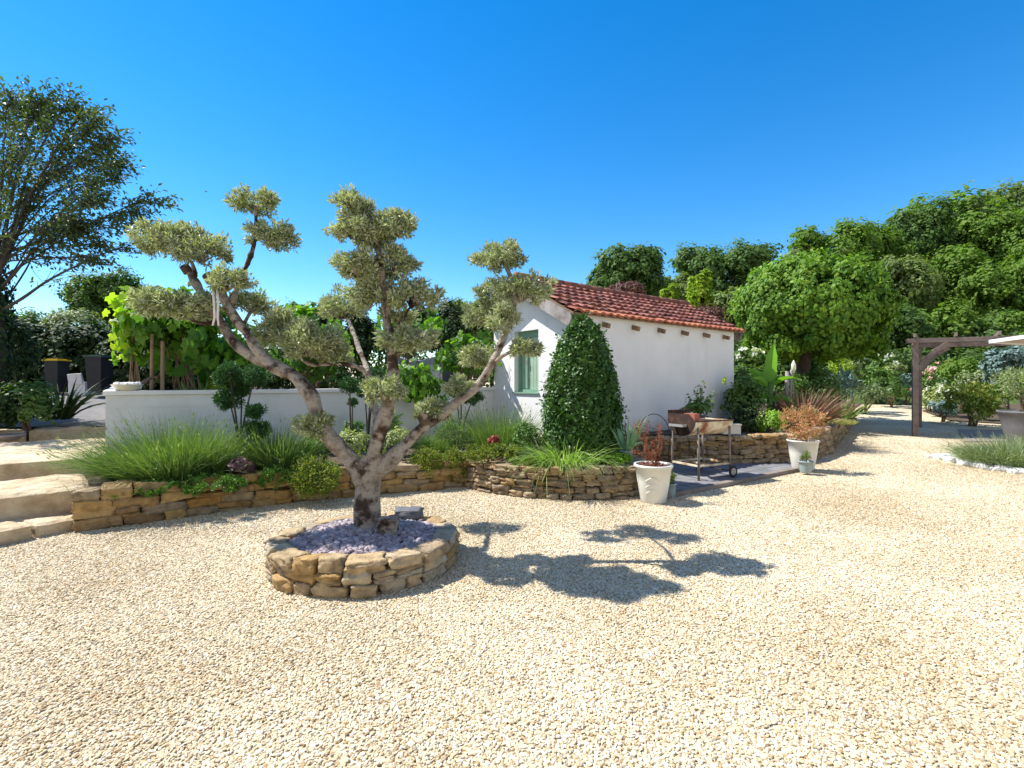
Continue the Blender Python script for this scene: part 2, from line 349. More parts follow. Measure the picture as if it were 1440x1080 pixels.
def stone_variants(n, k, amp, cnt, fr=1.1):
    V, Q = cubegrid(n); out = []
    for i in range(cnt):
        s = norm(V); P = V * (1 - k) + s * k * 1.25
        d = np.array([noise.noise_vector(Vector(v * fr) + Vector((i * 7.3, i * 3.1, 0))) for v in P]) * amp
        d += np.array([noise.noise_vector(Vector(v * fr * 3) + Vector((i * 2.3, 9, i))) for v in P]) * amp * .35
        out.append(P + d)
    return out, Q
BLK = stone_variants(7, .10, .17, 24, 1.5)
SOFT = stone_variants(7, .24, .26, 24, 1.5)
PEBS = stone_variants(2, .7, .25, 12)

def put(mb, var, c, dims, ax):
    P = var[0][rng.integers(len(var[0]))] * rng.choice([-1, 1], 2)[0]
    Qs = var[1]
    if P is not None:
        fl = A3(*rng.choice([-1., 1.], 3)); P = P * fl
        mb.add(np.asarray(c) + (P * A3(*dims)) @ np.asarray(ax, float), Qs)

def path_sampler(P, closed=False):
    P = np.asarray(P, float)
    if closed: P = np.concatenate([P, P[:1]])
    s = np.concatenate([[0], np.cumsum(np.linalg.norm(np.diff(P, axis=0), axis=1))])
    def at(t):
        t = min(max(t, 0), s[-1])
        p = A3(np.interp(t, s, P[:, 0]), np.interp(t, s, P[:, 1]))
        e = .06; a = A3(np.interp(t - e, s, P[:, 0]), np.interp(t - e, s, P[:, 1])); b = A3(np.interp(t + e, s, P[:, 0]), np.interp(t + e, s, P[:, 1]))
        return p, norm(b - a)
    return at, s[-1]

def smooth_path(P, n=60):
    P = np.asarray(P, float); m = len(P); t = np.linspace(0, m - 1, n); out = []
    for u in t:
        i = min(int(u), m - 2); f = u - i
        p0, p1, p2, p3 = P[max(i - 1, 0)], P[i], P[i + 1], P[min(i + 2, m - 1)]
        out.append(.5 * ((2 * p1) + (-p0 + p2) * f + (2 * p0 - 5 * p1 + 4 * p2 - p3) * f ** 2 + (-p0 + 3 * p1 - 3 * p2 + p3) * f ** 3))
    return np.array(out)

def dry_wall(parent, P, zb, ht, thick, courses, llo, lhi, mat, closed=False, var=BLK, cap=True, jit=.02, core=True):
    """coursed dry-stone wall along P (x, y); zb(s01), ht(s01) give foot and height"""
    at, L = path_sampler(P, closed); mb = MB()
    for r in range(courses):
        s = 0. if not closed else rng.uniform(0, .2); end = L if not closed else L + s
        top = r == courses - 1
        while s < end - .03:
            l = rng.uniform(llo, lhi) * (1.15 if top and cap else 1)
            if end - (s + l) < llo * .6: l = end - s
            m = s + l / 2; q = m % L if closed else m
            p, t = at(q); nn = A3(t[1], -t[0]); u = q / L
            wv = .10 * math.sin(q * 2.3 + r * 1.7) + .06 * math.sin(q * 5.1 + r)
            z0 = zb(u) + ht(u) * (r + (wv if r else 0)) / courses; z1 = zb(u) + ht(u) * (r + 1 + (0.8 * wv if not top else .25 * rng.normal() * .3)) / courses
            # sometimes split a stone into two thin ones
            parts = [(z0, z1)]
            if not top and rng.random() < .16: zm = z0 + (z1 - z0) * rng.uniform(.4, .6); parts = [(z0, zm), (zm, z1)]
            for a, b in parts:
                o = rng.normal(0, jit) + (.02 if top and cap else 0) - .012 * r
                tl = rng.normal(0, .05); T3 = A3(t[0], t[1], 0); N3 = A3(nn[0], nn[1], 0)
                X = norm(T3 + UP * tl); Y = norm(N3 + UP * rng.normal(0, .06)); Z = np.cross(X, Y)
                put(mb, var, A3(p[0] + nn[0] * o, p[1] + nn[1] * o, (a + b) / 2), ((l / 2) * 1.0, thick / 2 * rng.uniform(.92, 1.12), (b - a) / 2 * 1.05), [X, Y, Z])
            s += l + rng.uniform(.0, .008)
    mb.build('stones', mat, parent, smooth=True)
    if core:
        cb = MB(); n = int(L / .15) + 2; V = []
        for i in range(n):
            u = i / (n - 1); p, t = at(u * L); nn = A3(t[1], -t[0])
            for o, z in ((thick * .2, zb(u) - .05), (thick * .2, zb(u) + ht(u) - .09), (-thick * .3, zb(u) + ht(u) - .09), (-thick * .3, zb(u) - .05)):
                V.append(A3(p[0] + nn[0] * o, p[1] + nn[1] * o, z))
        Q = []
        for i in range(n - 1):
            for k in range(4): Q.append([i * 4 + k, i * 4 + (k + 1) % 4, (i + 1) * 4 + (k + 1) % 4, (i + 1) * 4 + k])
        cb.add(V, Q).build('earth_core', M['soil'], parent)

# ------------------------------------------------------------------ foliage
def rdir(n):
    return norm(rng.normal(size=(n, 3)))

def crown(mb, c, R, n, clumps, cr, L, Wd, tm='hex', shell=.6, low=-1., out=.7, up=.5, spiky=False, droop=0., sq=1.):
    """leaves in clumps spread through an ellipsoid"""
    c = np.asarray(c, float); R = np.broadcast_to(A3(*R) if np.ndim(R) else A3(R, R, R), (3,))
    d = rdir(clumps * 6); d = d[d[:, 2] > low][:clumps]; k = len(d)
    r = shell + (1 - shell) * rng.random(k) ** .7
    cc = c + d * r[:, None] * R
    idx = rng.integers(0, k, n)
    s = cr * rng.uniform(.55, 1.35, k)
    off = rdir(n) * (rng.random(n) ** .45)[:, None]
    P = cc[idx] + off * s[idx][:, None] * A3(1, 1, sq)
    o = norm((cc[idx] - c) / R)
    nr = norm(o * out + UP * up + off * .8 + rng.normal(0, .35, (n, 3)))
    if spiky: dd = norm(o * .35 + off * .5 + UP * .3 + rng.normal(0, .62, (n, 3))); nr = norm(rng.normal(size=(n, 3)) + UP * .7 + o * .5)
    else: dd = np.cross(nr, rdir(n)) + A3(0, 0, -droop)
    mb.leaves(P, dd, nr, L * rng.uniform(.65, 1.3, n), Wd * rng.uniform(.7, 1.25, n), tm)
    return cc

def foliage_thing(name, loc, label, cat, group=None):
    return thing(name, loc, label, cat, group)

def shrub(name, px, y0, y1, wpx, Y, mat, label, cat='shrub', n=1500, L=.07, Wd=None, clumps=40, cr=None, tm='hex', group=None, spiky=False, zbase=None, depth=1., shell=.6, stems=True, low=-.75, flowers=None, **kw):
    """a bush filling the photo box (px +- wpx/2, y0..y1) at depth Y"""
    a, b = W(px, y0, Y), W(px, y1, Y); rx = wpx / 2 / F * Y; rz = (a[2] - b[2]) / 2; c = (a + b) / 2
    t = thing(name, (c[0], c[1], b[2] if zbase is None else zbase), label, cat, group)
    mb = MB(); cr = cr or .34 * min(rx, rz)
    R = (max(.03, rx - cr * .6), max(.03, rx * depth - cr * .6), max(.03, rz - cr * .6))
    crown(mb, c, R, n, clumps, cr, L, Wd or L * .6, tm, shell, low, spiky=spiky, **kw)
    mb.build('foliage', M[mat], t)
    if stems:
        st = MB()
        for k in range(4):
            e = c + A3(rng.uniform(-.5, .5) * rx, rng.uniform(-.5, .5) * rx * depth, rng.uniform(-.3, .3) * rz)
            f = A3(c[0] + rng.uniform(-.12, .12) * rx, c[1] + rng.uniform(-.12, .12) * rx, (b[2] if zbase is None else zbase) - .03)
            st.tube([f, (f + e) / 2 + rng.normal(0, .04, 3) * rx, e], [max(.008, rx * .05), max(.006, rx * .035), .004], 6)
        st.build('stem', M['twig'], t)
    if flowers:
        fm, fn, fs = flowers; fb = MB(); d = rdir(fn * 4); d = d[(d[:, 2] > .0) & (d[:, 1] < .5)][:fn]
        for q in d:
            p = c + q * A3(rx, rx * depth, rz) * .97
            k = 8; nn = norm(q + rng.normal(0, .5, (k, 3))); fb.leaves(p + rng.normal(0, fs * .35, (k, 3)), np.cross(nn, rdir(k)), nn, fs, fs * .8)
        fb.build('blossom', M[fm], t, kind='stuff')
    return t

def tree(name, px, y0, yb, wpx, Y, mat, label, zbase, n=7000, L=.24, lobes=9, group=None, bark='darkbark', cat='tree', clo=.0, clumps=18, depth=.9, trunk_r=.18, seed=None):
    """trunk with limbs and a crown of several lobes between rows y0 and yb"""
    top, bot = W(px, y0, Y), W(px, yb, Y); rx = wpx / 2 / F * Y; rz = (top[2] - bot[2]) / 2; c = (top + bot) / 2
    t = thing(name, (c[0], c[1], zbase), label, cat, group)
    mb = MB(); tr = MB(); base = A3(c[0], c[1], zbase - .1)
    mid = A3(c[0] + rng.normal(0, .1) * rx, c[1], max(bot[2] + .25 * rz, zbase + .5))
    tr.tube([base, (base + mid) / 2 + rng.normal(0, .05, 3), mid, c + UP * rz * .5], [trunk_r, trunk_r * .8, trunk_r * .65, trunk_r * .2], 8, .2)
    cen = []; lobes += 5
    for i in range(lobes):
        a = 2 * math.pi * (i + rng.uniform(-.3, .3)) / lobes * 1.618 * 2; zz = -0.72 + 1.45 * (i + .5) / lobes
        w = math.sqrt(max(.05, 1 - zz * zz * .85)); q = A3(math.cos(a) * w * .6, math.sin(a) * w * .6 * depth, zz * .72) + rng.normal(0, .05, 3)
        s = rng.uniform(.34, .54)
        cen.append((c + q * A3(rx, rx, rz), s))
    for p, s in cen:
        lr = A3(rx * s, rx * s * depth, max(rz * s * .8, rx * s * .55))
        crown(mb, p, lr, int(1.75 * n / lobes), int(clumps * 1.7), .42 * min(lr), L * .8, L * .54, 'hex', .5, -.8, .8, .55); crown(mb, p, lr * .75, int(.4 * n / lobes), 10, .5 * min(lr), L * 1.3, L, 'hex', .1, -.9, .8, .4)
        tr.tube([mid, (mid + p) / 2 + UP * .1 * rz, p], [trunk_r * .45, trunk_r * .3, trunk_r * .12], 6)
    tr.build('trunk', M[bark], t, smooth=True); mb.build('crown', M[mat], t)
    return t

def stalks(name, base, r, n, hlo, hhi, spread, mat, label, cat='plant', wd=.006, droop=.2, lean=(0, 0, 0), group=None, seg=4, squash=1., flower=None, tip=.25, under=None):
    """a clump of thin stems or blades fanning out of the ground"""
    base = np.asarray(base, float); t = thing(name, base, label, cat, group); mb = MB()
    a = rng.uniform(0, 2 * math.pi, n); rr = r * np.sqrt(rng.random(n))
    B = base + np.stack([rr * np.cos(a), rr * np.sin(a) * squash, np.zeros(n)], 1)
    d = np.stack([np.cos(a) * rr / r * spread, np.sin(a) * rr / r * spread, np.ones(n)], 1) + rng.normal(0, .13 + .12 * (rng.random((n, 1)) < .3), (n, 3)) + A3(*lean)
    L = rng.uniform(hlo, hhi, n)
    mb.blades(B, d, L, wd * rng.uniform(.7, 1.4, n), droop * rng.uniform(.4, 1.5, n), seg, tip)
    if under: 
        k = n // 2; P = base + np.stack([r * 1.25 * rng.normal(0, .5, k), r * 1.25 * squash * rng.normal(0, .5, k), rng.uniform(0, hlo * .8, k)], 1)
        mb.blades(P, rng.normal(0, .5, (k, 3)) + UP * .7, rng.uniform(.08, .2, k), wd * 1.3, .3, 3, .3)
    mb.build('foliage', M[mat], t)
    if flower:
        fm, fn = flower; fb = MB(); i = rng.integers(0, n, fn); tipP = B[i] + norm(d[i]) * L[i][:, None]; tipP[:, 2] -= droop * L[i]
        fb.leaves(tipP, norm(d[i]) + 0, rdir(fn), .06, .016, 'dia'); fb.build('flower_spikes', M[fm], t, kind='stuff')
    return t

# ================================================================== GROUND
def inpoly(x, y, P):
    P = np.asarray(P, float); r = np.zeros(x.shape, bool); j = len(P) - 1
    for i in range(len(P)):
        c = ((P[i, 1] > y) != (P[j, 1] > y)) & (x < (P[j, 0] - P[i, 0]) * (y - P[i, 1]) / (P[j, 1] - P[i, 1] + 1e-12) + P[i, 0])
        r ^= c; j = i
    return r

def grid(xs, ys, zf):
    X, Y = np.meshgrid(xs, ys, indexing='ij'); nx, ny = X.shape
    V = np.stack([X.ravel(), Y.ravel(), zf(X, Y).ravel()], 1)
    i, j = np.meshgrid(np.arange(nx - 1), np.arange(ny - 1), indexing='ij'); i = i.ravel(); j = j.ravel()
    return MB().add(V, np.stack([i * ny + j, (i + 1) * ny + j, (i + 1) * ny + j + 1, i * ny + j + 1], 1))

grid(np.concatenate([np.linspace(-400, -20, 12), np.linspace(-16, 30, 47), np.linspace(40, 500, 14)]),
     np.concatenate([np.linspace(-60, -2, 8), np.arange(0, 40, 1.), np.linspace(42, 600, 18)]),
     lambda X, Y: np.minimum(gz(Y), 3.5)).build('gravel_yard', M['gravel'], label='pale cream gravel yard spreading across the whole foreground', kind='structure', smooth=True, loc=(0, 0, 0))

def hillz(X, Y):
    rise = np.clip((Y - 21) / 40, 0, .5) * np.clip((X - 2) / 34 + .12, 0, 1.1) * 15
    return np.minimum(gz(Y), 3.5) - .15 + rise * np.clip((Y - 20) / 4, 0, 1)
grid(np.linspace(-6, 160, 60), np.linspace(20, 140, 50), hillz).build('hill', M['turf'], label='wooded hillside rising behind the garden on the right', kind='structure', smooth=True, loc=(0, 0, 0))

# stone bed front (measured in the photo, on the yard)
LW = [(-4.71, 5.36), (-4.22, 5.69), (-3.71, 6.13), (-3.18, 6.50), (-2.70, 6.78), (-2.0, 7.1), (-1.27, 7.42), (-.66, 7.70)]
BW = [(-.66, 7.72), (-.45, 7.42), (-.15, 7.15), (.30, 6.92), (.75, 6.83), (1.2, 6.84), (1.62, 6.98), (1.80, 7.25), (1.86, 7.6)]
HA = A3(1.18, 9.0, 0); HW, HLEN = 2.57, 5.5          # hut near corner, gable width, length
HC = HA + D2 * HW; HB = HA + D1 * HLEN
WLf = A3(-5.66, 6.93, 0)                                # left end of the white garden wall
RW = [(2.05, 9.62), (3.0, 9.58), (4.2, 9.58), (5.4, 9.72), (6.0, 10.15), (6.6, 10.65)]
RW2 = [(6.62, 10.67), (8.2, 12.7), (9.7, 14.6), (11.2, 16.5)]
RING_C, RING_R = A3(-1.30, 4.45), .715
PATIO = [(2.08, 6.74), (5.5, 9.09), (5.42, 9.66), (2.1, 9.6), (1.95, 7.4)]
bed = LW + BW[1:] + [(2.08, 9.6), (1.2, 9.02), tuple(HC[:2]), tuple(WLf[:2])]
def bedz(x, y): return .40 + 0 * x
def flat(name, P, z, mat, label, th=.0):
    mb = MB(); P3 = [A3(x, y, z(x, y) if callable(z) else z) for x, y in P]; mb.poly(P3)
    return mb.build(name, M[mat], label=label, kind='structure')
flat('planting_bed', bed, .37, 'soil', 'dark earth of the raised planting bed in front of the white wall')

# upper level on the left: terrace behind the white wall, tarmac path, left bed
ret = [WLf + D2 * t for t in (0, 4.0, 10.2)]
flat('upper_terrace', [tuple(WLf[:2]), tuple(ret[2][:2]), (-14, 40), (14, 40), tuple((HC + D2 * 8)[:2]), tuple(HC[:2])], 1.22, 'soil', 'raised garden soil behind the white wall')
pr = [WLf + D2 * 3.6, WLf + D2 * 10.2]
MB().poly([A3(pr[0][0], pr[0][1], .72), A3(pr[1][0], pr[1][1], 1.26), A3(-13.6, 14.9, 1.26), A3(-11.2, 9.3, .72)]).build('path', M['asphalt'], label='grey tarmac path climbing to the wheelie bins', kind='structure')
MB().poly([A3(-9.3, 8.9, .70), A3(-11.0, 9.3, .74), A3(-13.5, 14.9, 1.27), A3(-40, 20, 1.3), A3(-40, 5, .6), A3(-12, 5.4, .55)]).build('side_bed', M['soil'], label='shaded earth bed left of the tarmac path', kind='structure')
MB().poly([A3(pr[1][0], pr[1][1], 1.255), A3(-14, 40, 1.255), A3(-60, 40, 1.255), A3(-40, 20, 1.29), A3(-13.5, 14.9, 1.262)]).build('rear_ground', M['soil'], label='earth under the dark hedge behind the bins', kind='structure')
# right: raised bed with low wall, garden beds beyond the path
flat('corner_bed', [(2.1, 9.66), (5.4, 9.78), (6.55, 10.7), (11.15, 16.5), (9.5, 19.5), (2, 19.5), tuple((HB + D2 * .3)[:2]), tuple(HB[:2])], .56, 'soil', 'earth of the raised corner bed beside the hut')
def garden(name, P, label, dz=.03):
    mb = MB(); mb.poly([A3(x, y, float(gz(y)) + dz) for x, y in P]); return mb.build(name, M['soil'], label=label, kind='structure')
rg = [G(1296, 578), G(1335, 592), G(1400, 596), G(1452, 600)]
garden('far_garden', [tuple(rg[0][:2]), (17.5, 20.5), (21, 26), (30, 26)] + [tuple(p[:2]) for p in rg[:0:-1]], 'earth of the flower garden beyond the pergola')
garden('path_side_bed', [(11.4, 16.9), (13.4, 19.6), (16.2, 23), (17, 27), (6, 27), (8, 20)], 'earth bed at the far left side of the gravel path')

# gravel stones: one scattered mass
def scatter_gravel():
    X, Y = [], []
    for y0, y1, dens in ((1.25, 3.2, 9500), (3.2, 5.2, 8500), (5.2, 7.5, 5200), (7.5, 10.5, 2200), (10.5, 14, 700)):
        xr = 1.22 * y1 + .5; n = int(2 * xr * (y1 - y0) * dens)
        x = rng.uniform(-xr, xr, n); y = rng.uniform(y0, y1, n); k = np.abs(x) < 1.2 * y + .6
        X.append(x[k]); Y.append(y[k])
    x, y = np.concatenate(X), np.concatenate(Y)
    k = (x - RING_C[0]) ** 2 + (y - RING_C[1]) ** 2 > (RING_R + .02) ** 2
    for P in (bed, PATIO, [(-4.75, 5.4), (-5.05, 4.82), (-12, 1.0), (-20, 12), (-5.6, 7)]): k &= ~inpoly(x, y, P)
    k &= ~((y > 9.6) & (x < 6.4) & (x > 1.8)); k &= ~((x < (y - 10.6) * .745 + 6.6) & (y > 10.6))
    x, y = x[k], y[k]; n = len(x)
    me = bpy.data.meshes.new('gravel'); me.vertices.add(n)
    z = gz(y) + rng.uniform(-.002, .006, n)
    me.vertices.foreach_set('co', np.stack([x, y, z], 1).astype(np.float32).ravel()); me.update()
    o = bpy.data.objects.new('gravel', me); C.objects.link(o)
    tag(o, 'loose cream and tan pebbles covering the yard', None, None, 'stuff')
    g = bpy.data.node_groups.new('gravel_scatter', 'GeometryNodeTree')
    g.interface.new_socket('Geometry', in_out='INPUT', socket_type='NodeSocketGeometry'); g.interface.new_socket('Geometry', in_out='OUTPUT', socket_type='NodeSocketGeometry')
    N, Lk = g.nodes, g.links
    gi, go = N.new('NodeGroupInput'), N.new('NodeGroupOutput'); jn = N.new('GeometryNodeJoinGeometry')
    for i in range(6):
        ic = N.new('GeometryNodeMeshIcoSphere'); ic.inputs['Radius'].default_value = 1; ic.inputs['Subdivisions'].default_value = 2
        nt_ = N.new('ShaderNodeTexNoise'); nt_.noise_dimensions = '4D'; nt_.inputs['W'].default_value = i * 3.7; nt_.inputs['Scale'].default_value = .9
        vm = N.new('ShaderNodeVectorMath'); vm.operation = 'SUBTRACT'; vm.inputs[1].default_value = (.5, .5, .5); Lk.new(nt_.outputs['Color'], vm.inputs[0])
        v2 = N.new('ShaderNodeVectorMath'); v2.operation = 'SCALE'; v2.inputs['Scale'].default_value = 1.5; Lk.new(vm.outputs[0], v2.inputs[0])
        sp = N.new('GeometryNodeSetPosition'); Lk.new(ic.outputs['Mesh'], sp.inputs['Geometry']); Lk.new(v2.outputs[0], sp.inputs['Offset'])
        ss = N.new('GeometryNodeSetShadeSmooth'); Lk.new(sp.outputs[0], ss.inputs[0])
        sm = N.new('GeometryNodeSetMaterial'); sm.inputs['Material'].default_value = M['pebble']; Lk.new(ss.outputs[0], sm.inputs[0])
        gi2 = N.new('GeometryNodeGeometryToInstance'); Lk.new(sm.outputs[0], gi2.inputs[0]); Lk.new(gi2.outputs[0], jn.inputs[0])
    ip = N.new('GeometryNodeInstanceOnPoints'); ip.inputs['Pick Instance'].default_value = True
    Lk.new(gi.outputs[0], ip.inputs['Points']); Lk.new(jn.outputs[0], ip.inputs['Instance'])
    ri = N.new('FunctionNodeRandomValue'); ri.data_type = 'INT'; ri.inputs['Min'].default_value = 0
    def setmm(nd, mn, mx):
        for s in nd.inputs:
            if s.name == 'Min' and s.enabled: s.default_value = mn
            if s.name == 'Max' and s.enabled: s.default_value = mx
    setmm(ri, 0, 5); Lk.new([s for s in ri.outputs if s.enabled][0], ip.inputs['Instance Index'])
    rr = N.new('FunctionNodeRandomValue'); rr.data_type = 'FLOAT_VECTOR'; setmm(rr, (-.5, -.5, 0), (.5, .5, 6.283)); rr.inputs['Seed'].default_value = 3
    Lk.new([s for s in rr.outputs if s.enabled][0], ip.inputs['Rotation'])
    rs = N.new('FunctionNodeRandomValue'); rs.data_type = 'FLOAT_VECTOR'; setmm(rs, (.006, .0046, .003), (.0142, .0097, .0056)); rs.inputs['Seed'].default_value = 9
    Lk.new([s for s in rs.outputs if s.enabled][0], ip.inputs['Scale'])
    Lk.new(ip.outputs[0], go.inputs[0])
    md = o.modifiers.new('scatter', 'NODES'); md.node_group = g
scatter_gravel()

# ================================================================== STEPS
def slab(mb, P, z0, z1, nx=14, ny=8, nzz=4, amp=.022, seed=0):
    """rough stone block over the quad P (front-left, front-right, back-right, back-left)"""
    P = np.asarray(P, float); V, Q = cubegrid(16); U = (V + 1) / 2
    xy = ((1 - U[:, :1]) * (1 - U[:, 1:2])) * P[0] + (U[:, :1] * (1 - U[:, 1:2])) * P[1] + (U[:, :1] * U[:, 1:2]) * P[2] + ((1 - U[:, :1]) * U[:, 1:2]) * P[3]
    z = z0 + (z1 - z0) * U[:, 2]
    V3 = np.concatenate([xy, z[:, None]], 1); cen = V3.mean(0)
    ex = (np.abs(V) > .99).sum(1); V3[ex >= 2, 2] -= (V[ex >= 2, 2] > 0) * .02
    h = (ex >= 2)[:, None] * .02; V3 -= (V3 - cen) * A3(1, 1, 0) / np.maximum(.3, np.linalg.norm(V3 - cen, axis=1, keepdims=True)) * h
    d = np.array([noise.noise_vector(Vector(v * 2.6) + Vector((seed, 0, seed))) * .8 + noise.noise_vector(Vector(v * 8) + Vector((0, seed, 0))) * .55 + noise.noise_vector(Vector(v * 22) + Vector((0, seed, 0))) * .3 for v in V3])
    mb.add(V3 + d * amp, Q)
steps = thing('stone_steps', (-5.9, 6.0, 0), 'pale limestone slab steps climbing up to the tarmac path', 'steps')
def lerp(a, b, t): return A3(*a) + (A3(*b) - A3(*a)) * t
def run(a, b, depth, z0, z1, cuts):
    a, b = A3(*a), A3(*b); n = norm(A3(-(b - a)[1], (b - a)[0]))
    for i in range(len(cuts) - 1):
        p, q = a + (b - a) * (cuts[i] + .004), a + (b - a) * (cuts[i + 1] - .004)
        mb = MB(); slab(mb, [p, q, q + n * depth, p + n * depth], z0, z1 + rng.normal(0, .008), seed=rng.uniform(0, 90)); mb.build('step', M['slab'], steps, smooth=False)
run((-5.72, 3.3), (-4.64, 5.42), 1.0, -.12, .14, [0, .30, .82, 1.0])
run((-6.9, 3.7), (-4.80, 5.70), 1.25, -.05, .39, [0, .34, .68, 1.0])
run((-8.7, 4.1), (-5.40, 7.2), 3.0, .1, .56, [0, .40, 1.0])
run((-12.8, 6.2), (-7.85, 9.80), .5, .2, .715, [0, .36, .6, .8, 1.0])

# ================================================================== STONE WALLS
w = thing('stone_retaining_wall', (-2.7, 6.78, 0), 'low yellow limestone wall in long courses below the white garden wall', 'stone wall')
dry_wall(w, LW, lambda u: 0, lambda u: .43 - .03 * u, .30, 4, .16, .46, M['stone'])
w = thing('stone_retaining_wall', (.7, 6.83, 0), 'bulging rubble stone wall in front of the clipped laurel cone', 'stone wall')
dry_wall(w, BW, lambda u: 0, lambda u: .40 + .03 * u, .30, 5, .12, .32, M['rubble'], var=SOFT)
w = thing('stone_retaining_wall', (4.2, 9.6, 0), 'shaded rubble stone wall behind the rusty barbecue', 'stone wall')
dry_wall(w, RW, lambda u: gz(9.6 + 1 * max(0, u - .7)), lambda u: .50 + .08 * u, .30, 6, .13, .36, M['rubble'], var=SOFT)
w = thing('stone_retaining_wall', (8.9, 13.6, .1), 'low stone wall edging the raised corner bed along the gravel path', 'stone wall')
dry_wall(w, RW2, lambda u: .05 + .26 * u, lambda u: .52 - .22 * u, .34, 4, .16, .4, M['rubble'])
ring = thing('ring_planter', (RING_C[0], RING_C[1], 0), 'round dry stone planter ring around the olive trunk', 'planter')
ang = np.linspace(0, 2 * math.pi, 72, endpoint=False)
RP = [(RING_C[0] + RING_R * math.cos(a), RING_C[1] + RING_R * math.sin(a)) for a in ang]
dry_wall(ring, RP, lambda u: 0, lambda u: .24 + .03 * math.cos(2 * math.pi * (u - .75)), .18, 3, .12, .27, M['ringstone'], closed=True, var=SOFT, jit=.014)
rs_ = MB(); rs_.poly([A3(RING_C[0] + .65 * math.cos(a), RING_C[1] + .65 * math.sin(a), .18) for a in ang]); rs_.build('earth_fill', M['soil'], ring)
cb = MB()
for i in range(2300):
    a = rng.uniform(0, 2 * math.pi); r = .64 * math.sqrt(rng.random()); x, y = RING_C[0] + r * math.cos(a), RING_C[1] + r * math.sin(a)
    s = rng.uniform(.011, .026); e = rdir(1)[0]; X = norm(np.cross(e, UP) + A3(.01, 0, 0)); Z = norm(UP + rng.normal(0, .35, 3)); Yv = norm(np.cross(Z, X)); X = np.cross(Yv, Z)
    put(cb, PEBS, (x, y, .195 + .065 * (1 - (r / .64) ** 2) + rng.uniform(-.005, .018)), (s * 1.25, s * .85, s * .55), [X, Yv, Z])
cb.build('slate_chips', M['chip'], label='violet grey slate chips filling the planter ring', kind='stuff', smooth=False)
# loose flat stones lying on the ring's back and a knob of pale stone by the trunk
for px, py, dx, dy, dz, lab in ((575, 727, .13, .09, .05, 'dark flat stone lying beyond the olive trunk'), (545, 741, .085, .06, .085, 'round pale stone leaning on the foot of the olive trunk')):
    p = W(px, py, 5.0 if px > 560 else 4.40); s = MB(); put(s, SOFT, (p[0], p[1], p[2] if px < 560 else .27), (dx, dy, dz), np.eye(3))
    s.build('loose_stone', M['greypot'] if px > 560 else M['bark'], smooth=True, label=lab, cat='stone')

# ================================================================== PATIO
pat = thing('slate_patio', (3.6, 8.6, 0), 'dark slate paving strip under the barbecue', 'paving', kind='structure')
pm = MB(); u = norm(A3(*PATIO[1]) - A3(*PATIO[0])); v = A3(-u[1], u[0]); o0 = A3(*PATIO[0])
for i in range(11):
    for j in range(9):
        c = o0 + u * (i * .40 + .2 + (j % 2) * .12) + v * (j * .30 + .25)
        if inpoly(c[:1], c[1:2], PATIO)[0]:
            pm.box((c[0], c[1], .018 + rng.normal(0, .0015)), (.196, .146, .02), [[u[0], u[1], 0], [v[0], v[1], 0], UP])
pm.build('paving_slabs', M['slate'], pat)
MB().poly([A3(x, y, .012) for x, y in PATIO]).build('jointing', M['slate'], pat)
eb = MB(); 
for i in range(6):
    a = o0 + u * (i * .69 + .0); b = o0 + u * (i * .69 + .685); eb.bar((a[0] + v[0] * .04, a[1] + v[1] * .04, .03), (b[0] + v[0] * .04, b[1] + v[1] * .04, .03), .11, .075)
eb.build('edging', M['edging'], pat)

# ================================================================== WHITE WALL
gw = thing('garden_wall', WLf, 'long low white rendered garden wall with a flat coping behind the lavender', 'wall')
mb = MB(); Lw = float((HC - WLf) @ D1) + .10; zt = 1.40
mb.box(WLf + D1 * Lw / 2 + D2 * .123 + UP * (zt / 2 - .02), (Lw / 2, .12, zt / 2 + .02), [D1, D2, UP])
mb.box(WLf + D2 * (.243 + 3.4) + D1 * .12 + UP * (zt / 2 - .02), (.12, 3.4, zt / 2 + .02), [D1, D2, UP])
mb.build('wall_body', M['wallplaster'], gw)
mb = MB(); mb.box(WLf + D1 * (Lw / 2 - .01) + D2 * .123 + UP * (zt + .0325), (Lw / 2 + .02, .15, .03), [D1, D2, UP])
mb.box(WLf + D2 * (.273 + 3.35) + D1 * .12 + UP * (zt + .0325), (.15, 3.35, .03), [D1, D2, UP]); mb.build('coping', M['plaster'], gw)

# ================================================================== HUT
hut = thing('hut', HA, 'small white rendered hut with a red tiled roof', 'hut')
EZ, RZ, WR = 2.85, 3.65, 1.50         # eave, ridge height, ridge offset from the near long wall
def hp(s, w, z): return HA + D1 * s + D2 * w + UP * z
def roofz(w): return EZ + (RZ - EZ) * (w / WR) if w <= WR else RZ - (RZ - EZ) / WR * (w - WR)
wb = MB(); w0, w1, z0, z1 = 1.07, 1.84, 1.37, 2.63; rec = .16
q = lambda *P: wb.poly(list(P))
q(hp(0, 0, 0), hp(0, w0, 0), hp(0, w0, roofz(w0)), hp(0, 0, EZ))[0] if False else None
q(hp(0, w0, 0), hp(0, 0, 0), hp(0, 0, EZ), hp(0, w0, roofz(w0)))
q(hp(0, HW, 0), hp(0, w1, 0), hp(0, w1, roofz(w1)), hp(0, HW, roofz(HW)))
q(hp(0, w1, 0), hp(0, w0, 0), hp(0, w0, z0), hp(0, w1, z0))
q(hp(0, w1, z1), hp(0, w0, z1), hp(0, w0, roofz(w0)), hp(0, WR, RZ), hp(0, w1, roofz(w1)))
q(hp(0, w1, z0), hp(0, w1, z1), hp(rec, w1, z1), hp(rec, w1, z0)); q(hp(0, w0, z1), hp(0, w0, z0), hp(rec, w0, z0), hp(rec, w0, z1))
